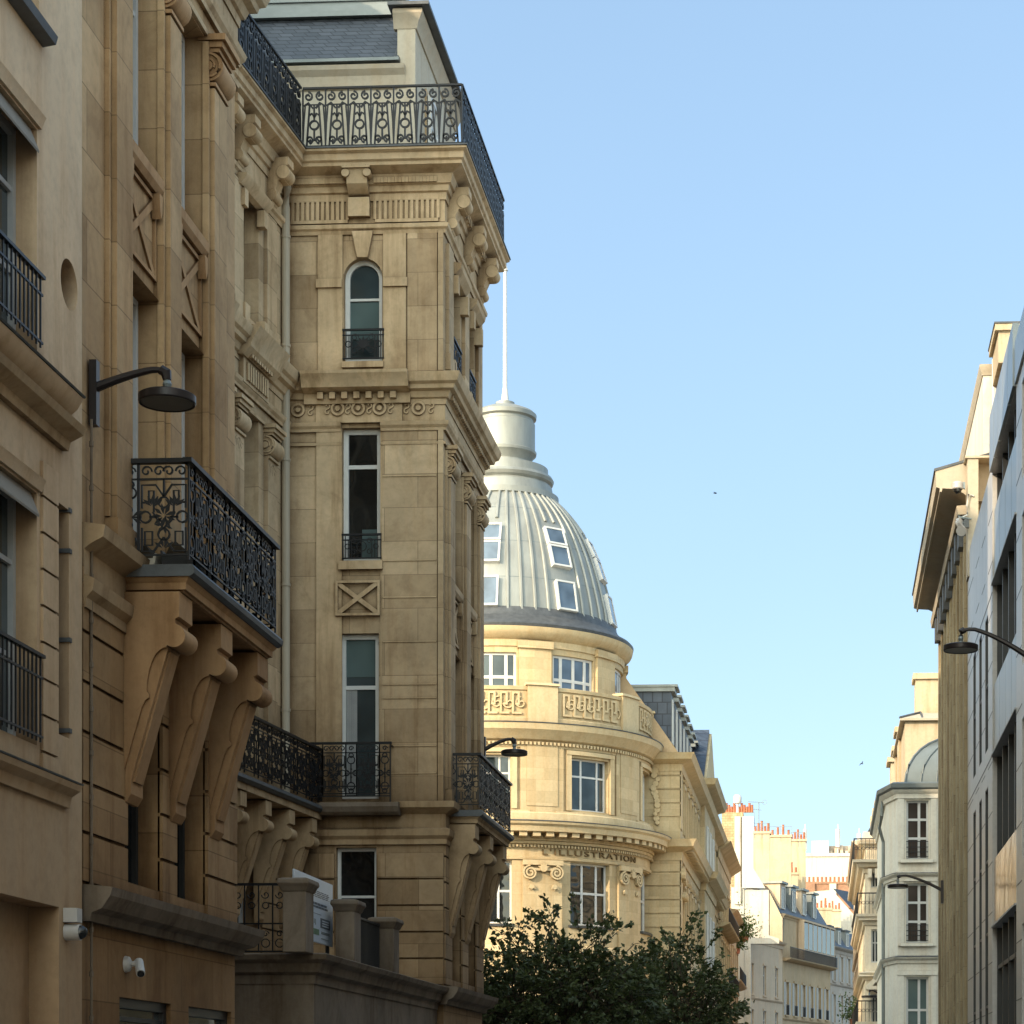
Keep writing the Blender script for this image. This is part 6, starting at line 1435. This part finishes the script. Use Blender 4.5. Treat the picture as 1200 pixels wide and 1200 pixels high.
# ================================================================== trees
def tree(label, x, y, seed, R, top, ntw, group=None):
    rn = random.Random(seed); T = thing('street_tree', label, 'tree', (x, y, 0), group)
    tk = MB(); pts = [(x + .1 * sin(k), y + .08 * cos(k * 1.3), k * .55) for k in range(6)]; tk.tube(pts, [.2, .17, .16, .15, .14, .12], 10)
    base = Vector(pts[-1]); lv = MB(); lb = []
    nl = 9
    for k in range(nl):
        a = 2 * pi * k / nl + rn.uniform(-.3, .3); el = rn.uniform(.5, 1.25); ln = R * rn.uniform(.65, .95)
        p = [base + Vector((0, 0, -.6 + .08 * k))]; d = Vector((cos(a) * cos(el), sin(a) * cos(el), sin(el))); 
        for j in range(6):
            d = (d + Vector((cos(a) * .14, sin(a) * .14, -.03)) + Vector((rn.uniform(-.15, .15), rn.uniform(-.15, .15), rn.uniform(-.08, .1)))).normalized(); p.append(p[-1] + d * ln / 6)
        tk.tube(p, [.09 - .012 * j for j in range(7)], 7); lb.append(p)
    def leaf(c, s, dr):
        n = Vector((rn.gauss(0, 1), rn.gauss(0, 1), rn.gauss(.8, .8))).normalized(); t = (dr + Vector((rn.gauss(0, .7), rn.gauss(0, .7), rn.gauss(-.25, .5)))).normalized(); sd = n.cross(t)
        if sd.length < .1: return
        sd.normalize(); up = sd.cross(t) * .12 * s
        lv.add([c, c + t * s * .35 + sd * s * .36 - up, c + t * s, c + t * s * .35 - sd * s * .36 - up], [(0, 1, 2), (0, 2, 3)])
    for k in range(ntw):
        p = rn.choice(lb); st = p[rn.randint(2, 6)]
        a = rn.uniform(0, 2 * pi); rr = R * sqrt(rn.random()) * 1.05
        hx, hy = x + rr * cos(a), y + rr * sin(a); f = rr / R
        zt = top - (top - 3.2) * (.55 * f ** 2.2) * 1.0; z = 2.6 + (zt - 2.6) * rn.random() ** .62
        if rn.random() < .09: z = zt + rn.uniform(.1, 1.3)
        e = Vector((hx, hy, z)); v = e - st
        if v.length > 2.4: st = e - v.normalized() * rn.uniform(1.2, 2.4)
        mid = (st + e) / 2 + Vector((rn.uniform(-.2, .2), rn.uniform(-.2, .2), rn.uniform(0, .3))); tw = [st, (st + mid) / 2 + Vector((0, 0, .06)), mid, (mid + e) / 2 + Vector((0, 0, .05)), e]
        tk.tube(tw, [.022, .018, .014, .01, .005], 4)
        for q in range(rn.randint(24, 42)):
            f = .35 + .65 * rn.random() ** .8; i = min(3, int(f * 4)); g = f * 4 - i; c = tw[i] * (1 - g) + tw[i + 1] * g; dr = (tw[i + 1] - tw[i]).normalized()
            leaf(c + Vector((rn.gauss(0, .07), rn.gauss(0, .07), rn.gauss(0, .06))), rn.uniform(.08, .24), dr)
    obj('trunk', tk, M['bark'], T); obj('crown', lv, M['leaf'], T, smooth=False)
tree('broad dark leafy tree nearest the limestone pavilion, under the carved lettering', xat(655, 70), 70, 11, 3.6, zat(1085, -8, 70), 560)
tree('dark leafy tree with long loose twigs to the right, before the corniced wing', xat(790, 80), 80, 23, 2.8, zat(1092, -5, 80), 330)
# balcony planting
def shrub(label, cx, cy, cz, r, seed, n=700):
    rn = random.Random(seed); T = thing('balcony_plant', label, 'plant', (cx, cy, cz)); lv = MB()
    for k in range(n):
        v = Vector((rn.gauss(0, .45), rn.gauss(0, .45), abs(rn.gauss(0, .75)))) * r; c = Vector((cx, cy, cz)) + v; s = rn.uniform(.12, .28); t = Vector((rn.gauss(0, 1), rn.gauss(0, 1), rn.gauss(0, 1))).normalized(); sd = t.cross(Vector((rn.gauss(0, 1), rn.gauss(0, 1), 1))).normalized()
        lv.add([c, c + t * s * .5 + sd * s * .3, c + t * s, c + t * s * .5 - sd * s * .3], [(0, 1, 2, 3)])
    obj('foliage', lv, M['leaf2'], T, smooth=False); p = MB(); p.lathe(cx, cy, [(.02, cz - .4), (r * .3, cz - .4), (r * .38, cz + .05), (r * .3, cz + .05), (.02, cz)], 14); obj('pot', p, M['pot'], T)
Y = 184; x = xat(871, Y); shrub('bushy green plant on the high balcony beside the white gable', x, Y, zat(1098, x, Y), 1.3, 5, 1100)
Y = 183; x = xat(863, Y); shrub('darker straggling plant hanging over the narrow house balcony', x, Y, zat(1112, x, Y), .9, 6, 600)
Y = 150; x = xat(1002, Y); shrub('small green shrub at the far right house, low by the railing', x, Y, zat(1195, x, Y), 1.0, 8, 700)

# ================================================================== birds
for px, py, Y, a, lb in ((838, 578, 130, .4, 'small dark bird gliding alone in the open sky right of the dome'), (1010, 895, 150, -.5, 'small dark bird low in the sky left of the white house chimney')):
    x = xat(px, Y); z = zat(py, x, Y); T = thing('bird', lb, 'bird', (x, Y, z), 'birds in flight'); ORG[T] = Vector((0, 0, 0)); b = MB()
    b.loft([[(xx, r * cos(2 * pi * k / 8), r * sin(2 * pi * k / 8)) for k in range(8)] for xx, r in ((-.14, .006), (-.09, .022), (0, .034), (.07, .026), (.11, .012))])
    for s in (-1, 1): b.add([(.05, 0, .02), (-.04, 0, .02), (-.03, s * .1, .06), (.04, s * .1, .06), (-.07, s * .24, .03), (-.03, s * .24, .03)], [(0, 1, 2, 3), (3, 2, 4, 5)])
    o = obj('body', b, M['blackp'], T); o.rotation_euler = (a, 0, .6)

# ================================================================== ground
def struct(name, mb, mat): return obj(name, mb, M[mat], None, kind='structure')
g = MB(); g.poly([(-900, -300, -.14), (900, -300, -.14), (900, 2500, -.14), (-900, 2500, -.14)]); struct('ground', g, 'asphalt')
bend = 190
g = MB(); g.add([(-4.6, -30, -.136), (1.6, -30, -.136), (1.6, bend, -.136), (-4.6, bend, -.136), (25, bend + 110, -.136), (31, bend + 110, -.136)], [(0, 1, 2, 3), (3, 2, 5, 4)]); struct('road', g, 'asphalt')
for nm, a, b in (('pavement_left', -7.2, -4.75), ('pavement_right', 1.75, 3.5)):
    g = MB(); g.core(a, b, -30, bend, -.13, -.0); struct(nm, g, 'paving')
for nm, a, b in (('kerb_left', -4.749, -4.6), ('kerb_right', 1.6, 1.749)):
    g = MB(); g.core(a, b, -30, bend, -.13, .004); struct(nm, g, 'kerb')
g = MB(); y = -20
while y < bend: g.poly([(-1.56, y, -.132), (-1.44, y, -.132), (-1.44, y + 3, -.132), (-1.56, y + 3, -.132)]); y += 6
struct('road_marking', g, 'paintw')

# ================================================================== sky, sun, camera
SUN_EL, SUN_AZ = radians(24), (-.66, -.75)
w = bpy.data.worlds.new('World'); SC.world = w; w.use_nodes = True; t = w.node_tree
sk = t.nodes.new('ShaderNodeTexSky'); sk.sky_type = 'NISHITA'; sk.sun_disc = False; sk.sun_elevation = SUN_EL; sk.sun_rotation = atan2(SUN_AZ[0], SUN_AZ[1])
sk.air_density = 1.0; sk.dust_density = .55; sk.ozone_density = 1.0; sk.altitude = 50
bg = t.nodes['Background']; bg.inputs[1].default_value = SKY if 'SKY' in globals() else .145
gn = t.nodes.new('ShaderNodeMix'); gn.data_type = 'RGBA'; gn.blend_type = 'MULTIPLY'; gn.inputs[0].default_value = 1; gn.inputs[7].default_value = (2.42, 2.98, 3.45, 1); gm = t.nodes.new('ShaderNodeGamma'); gm.inputs[1].default_value = .5; t.links.new(sk.outputs[0], gm.inputs[0]); t.links.new(gm.outputs[0], gn.inputs[6])
# brighter, warmer haze in the half of the sky around the low sun
tc = t.nodes.new('ShaderNodeTexCoord'); dt = t.nodes.new('ShaderNodeVectorMath'); dt.operation = 'DOT_PRODUCT'; dt.inputs[1].default_value = Vector((-.60, -.70, .38)).normalized(); t.links.new(tc.outputs['Generated'], dt.inputs[0])
mr = t.nodes.new('ShaderNodeMapRange'); mr.interpolation_type = 'SMOOTHSTEP'; mr.inputs[1].default_value = -.15; mr.inputs[2].default_value = 1; t.links.new(dt.outputs['Value'], mr.inputs[0])
hz_ = t.nodes.new('ShaderNodeMix'); hz_.data_type = 'RGBA'; hz_.inputs[6].default_value = (1, 1, 1, 1); hz_.inputs[7].default_value = (5.4, 4.1, 2.75, 1); t.links.new(mr.outputs[0], hz_.inputs[0])
g2 = t.nodes.new('ShaderNodeMix'); g2.data_type = 'RGBA'; g2.blend_type = 'MULTIPLY'; g2.inputs[0].default_value = 1; t.links.new(gn.outputs[2], g2.inputs[6]); t.links.new(hz_.outputs[2], g2.inputs[7])
nz = t.nodes.new('ShaderNodeTexNoise'); nz.inputs['Scale'].default_value = 2.2; nz.inputs['Detail'].default_value = 4; t.links.new(tc.outputs['Generated'], nz.inputs['Vector'])
m3 = t.nodes.new('ShaderNodeMapRange'); m3.inputs[1].default_value = .35; m3.inputs[2].default_value = .75; m3.inputs[3].default_value = .985; m3.inputs[4].default_value = 1.035; t.links.new(nz.outputs[0], m3.inputs[0])
g3 = t.nodes.new('ShaderNodeVectorMath'); g3.operation = 'SCALE'; t.links.new(g2.outputs[2], g3.inputs[0]); t.links.new(m3.outputs[0], g3.inputs['Scale'])
t.links.new(g3.outputs[0], bg.inputs[0])
sl_ = bpy.data.lights.new('sun', 'SUN'); sl_.energy = 4.6; sl_.angle = radians(.5); sl_.color = (1, .80, .56); so = bpy.data.objects.new('sun', sl_); COL.objects.link(so)
d = Vector((SUN_AZ[0], SUN_AZ[1], 0)).normalized() * cos(SUN_EL); d.z = sin(SUN_EL); so.rotation_euler = (-d).to_track_quat('-Z', 'Y').to_euler(); so.location = (-20, -20, 40)
cam = bpy.data.cameras.new('camera'); co = bpy.data.objects.new('camera', cam); COL.objects.link(co); SC.camera = co
co.location = (0, 0, EYE); co.rotation_euler = (pi / 2, 0, TH); cam.sensor_width = 36; cam.lens = FPX / 1200 * 36
cam.shift_x = (600 - CXP) / 1200; cam.shift_y = (HY - 600) / 1200; cam.clip_end = 5000; cam.clip_start = .1
SC.view_settings.view_transform = 'Standard'; SC.view_settings.look = 'None'; SC.view_settings.exposure = 0; SC.view_settings.gamma = 1
SC.cycles.max_bounces = 8; SC.cycles.diffuse_bounces = 4
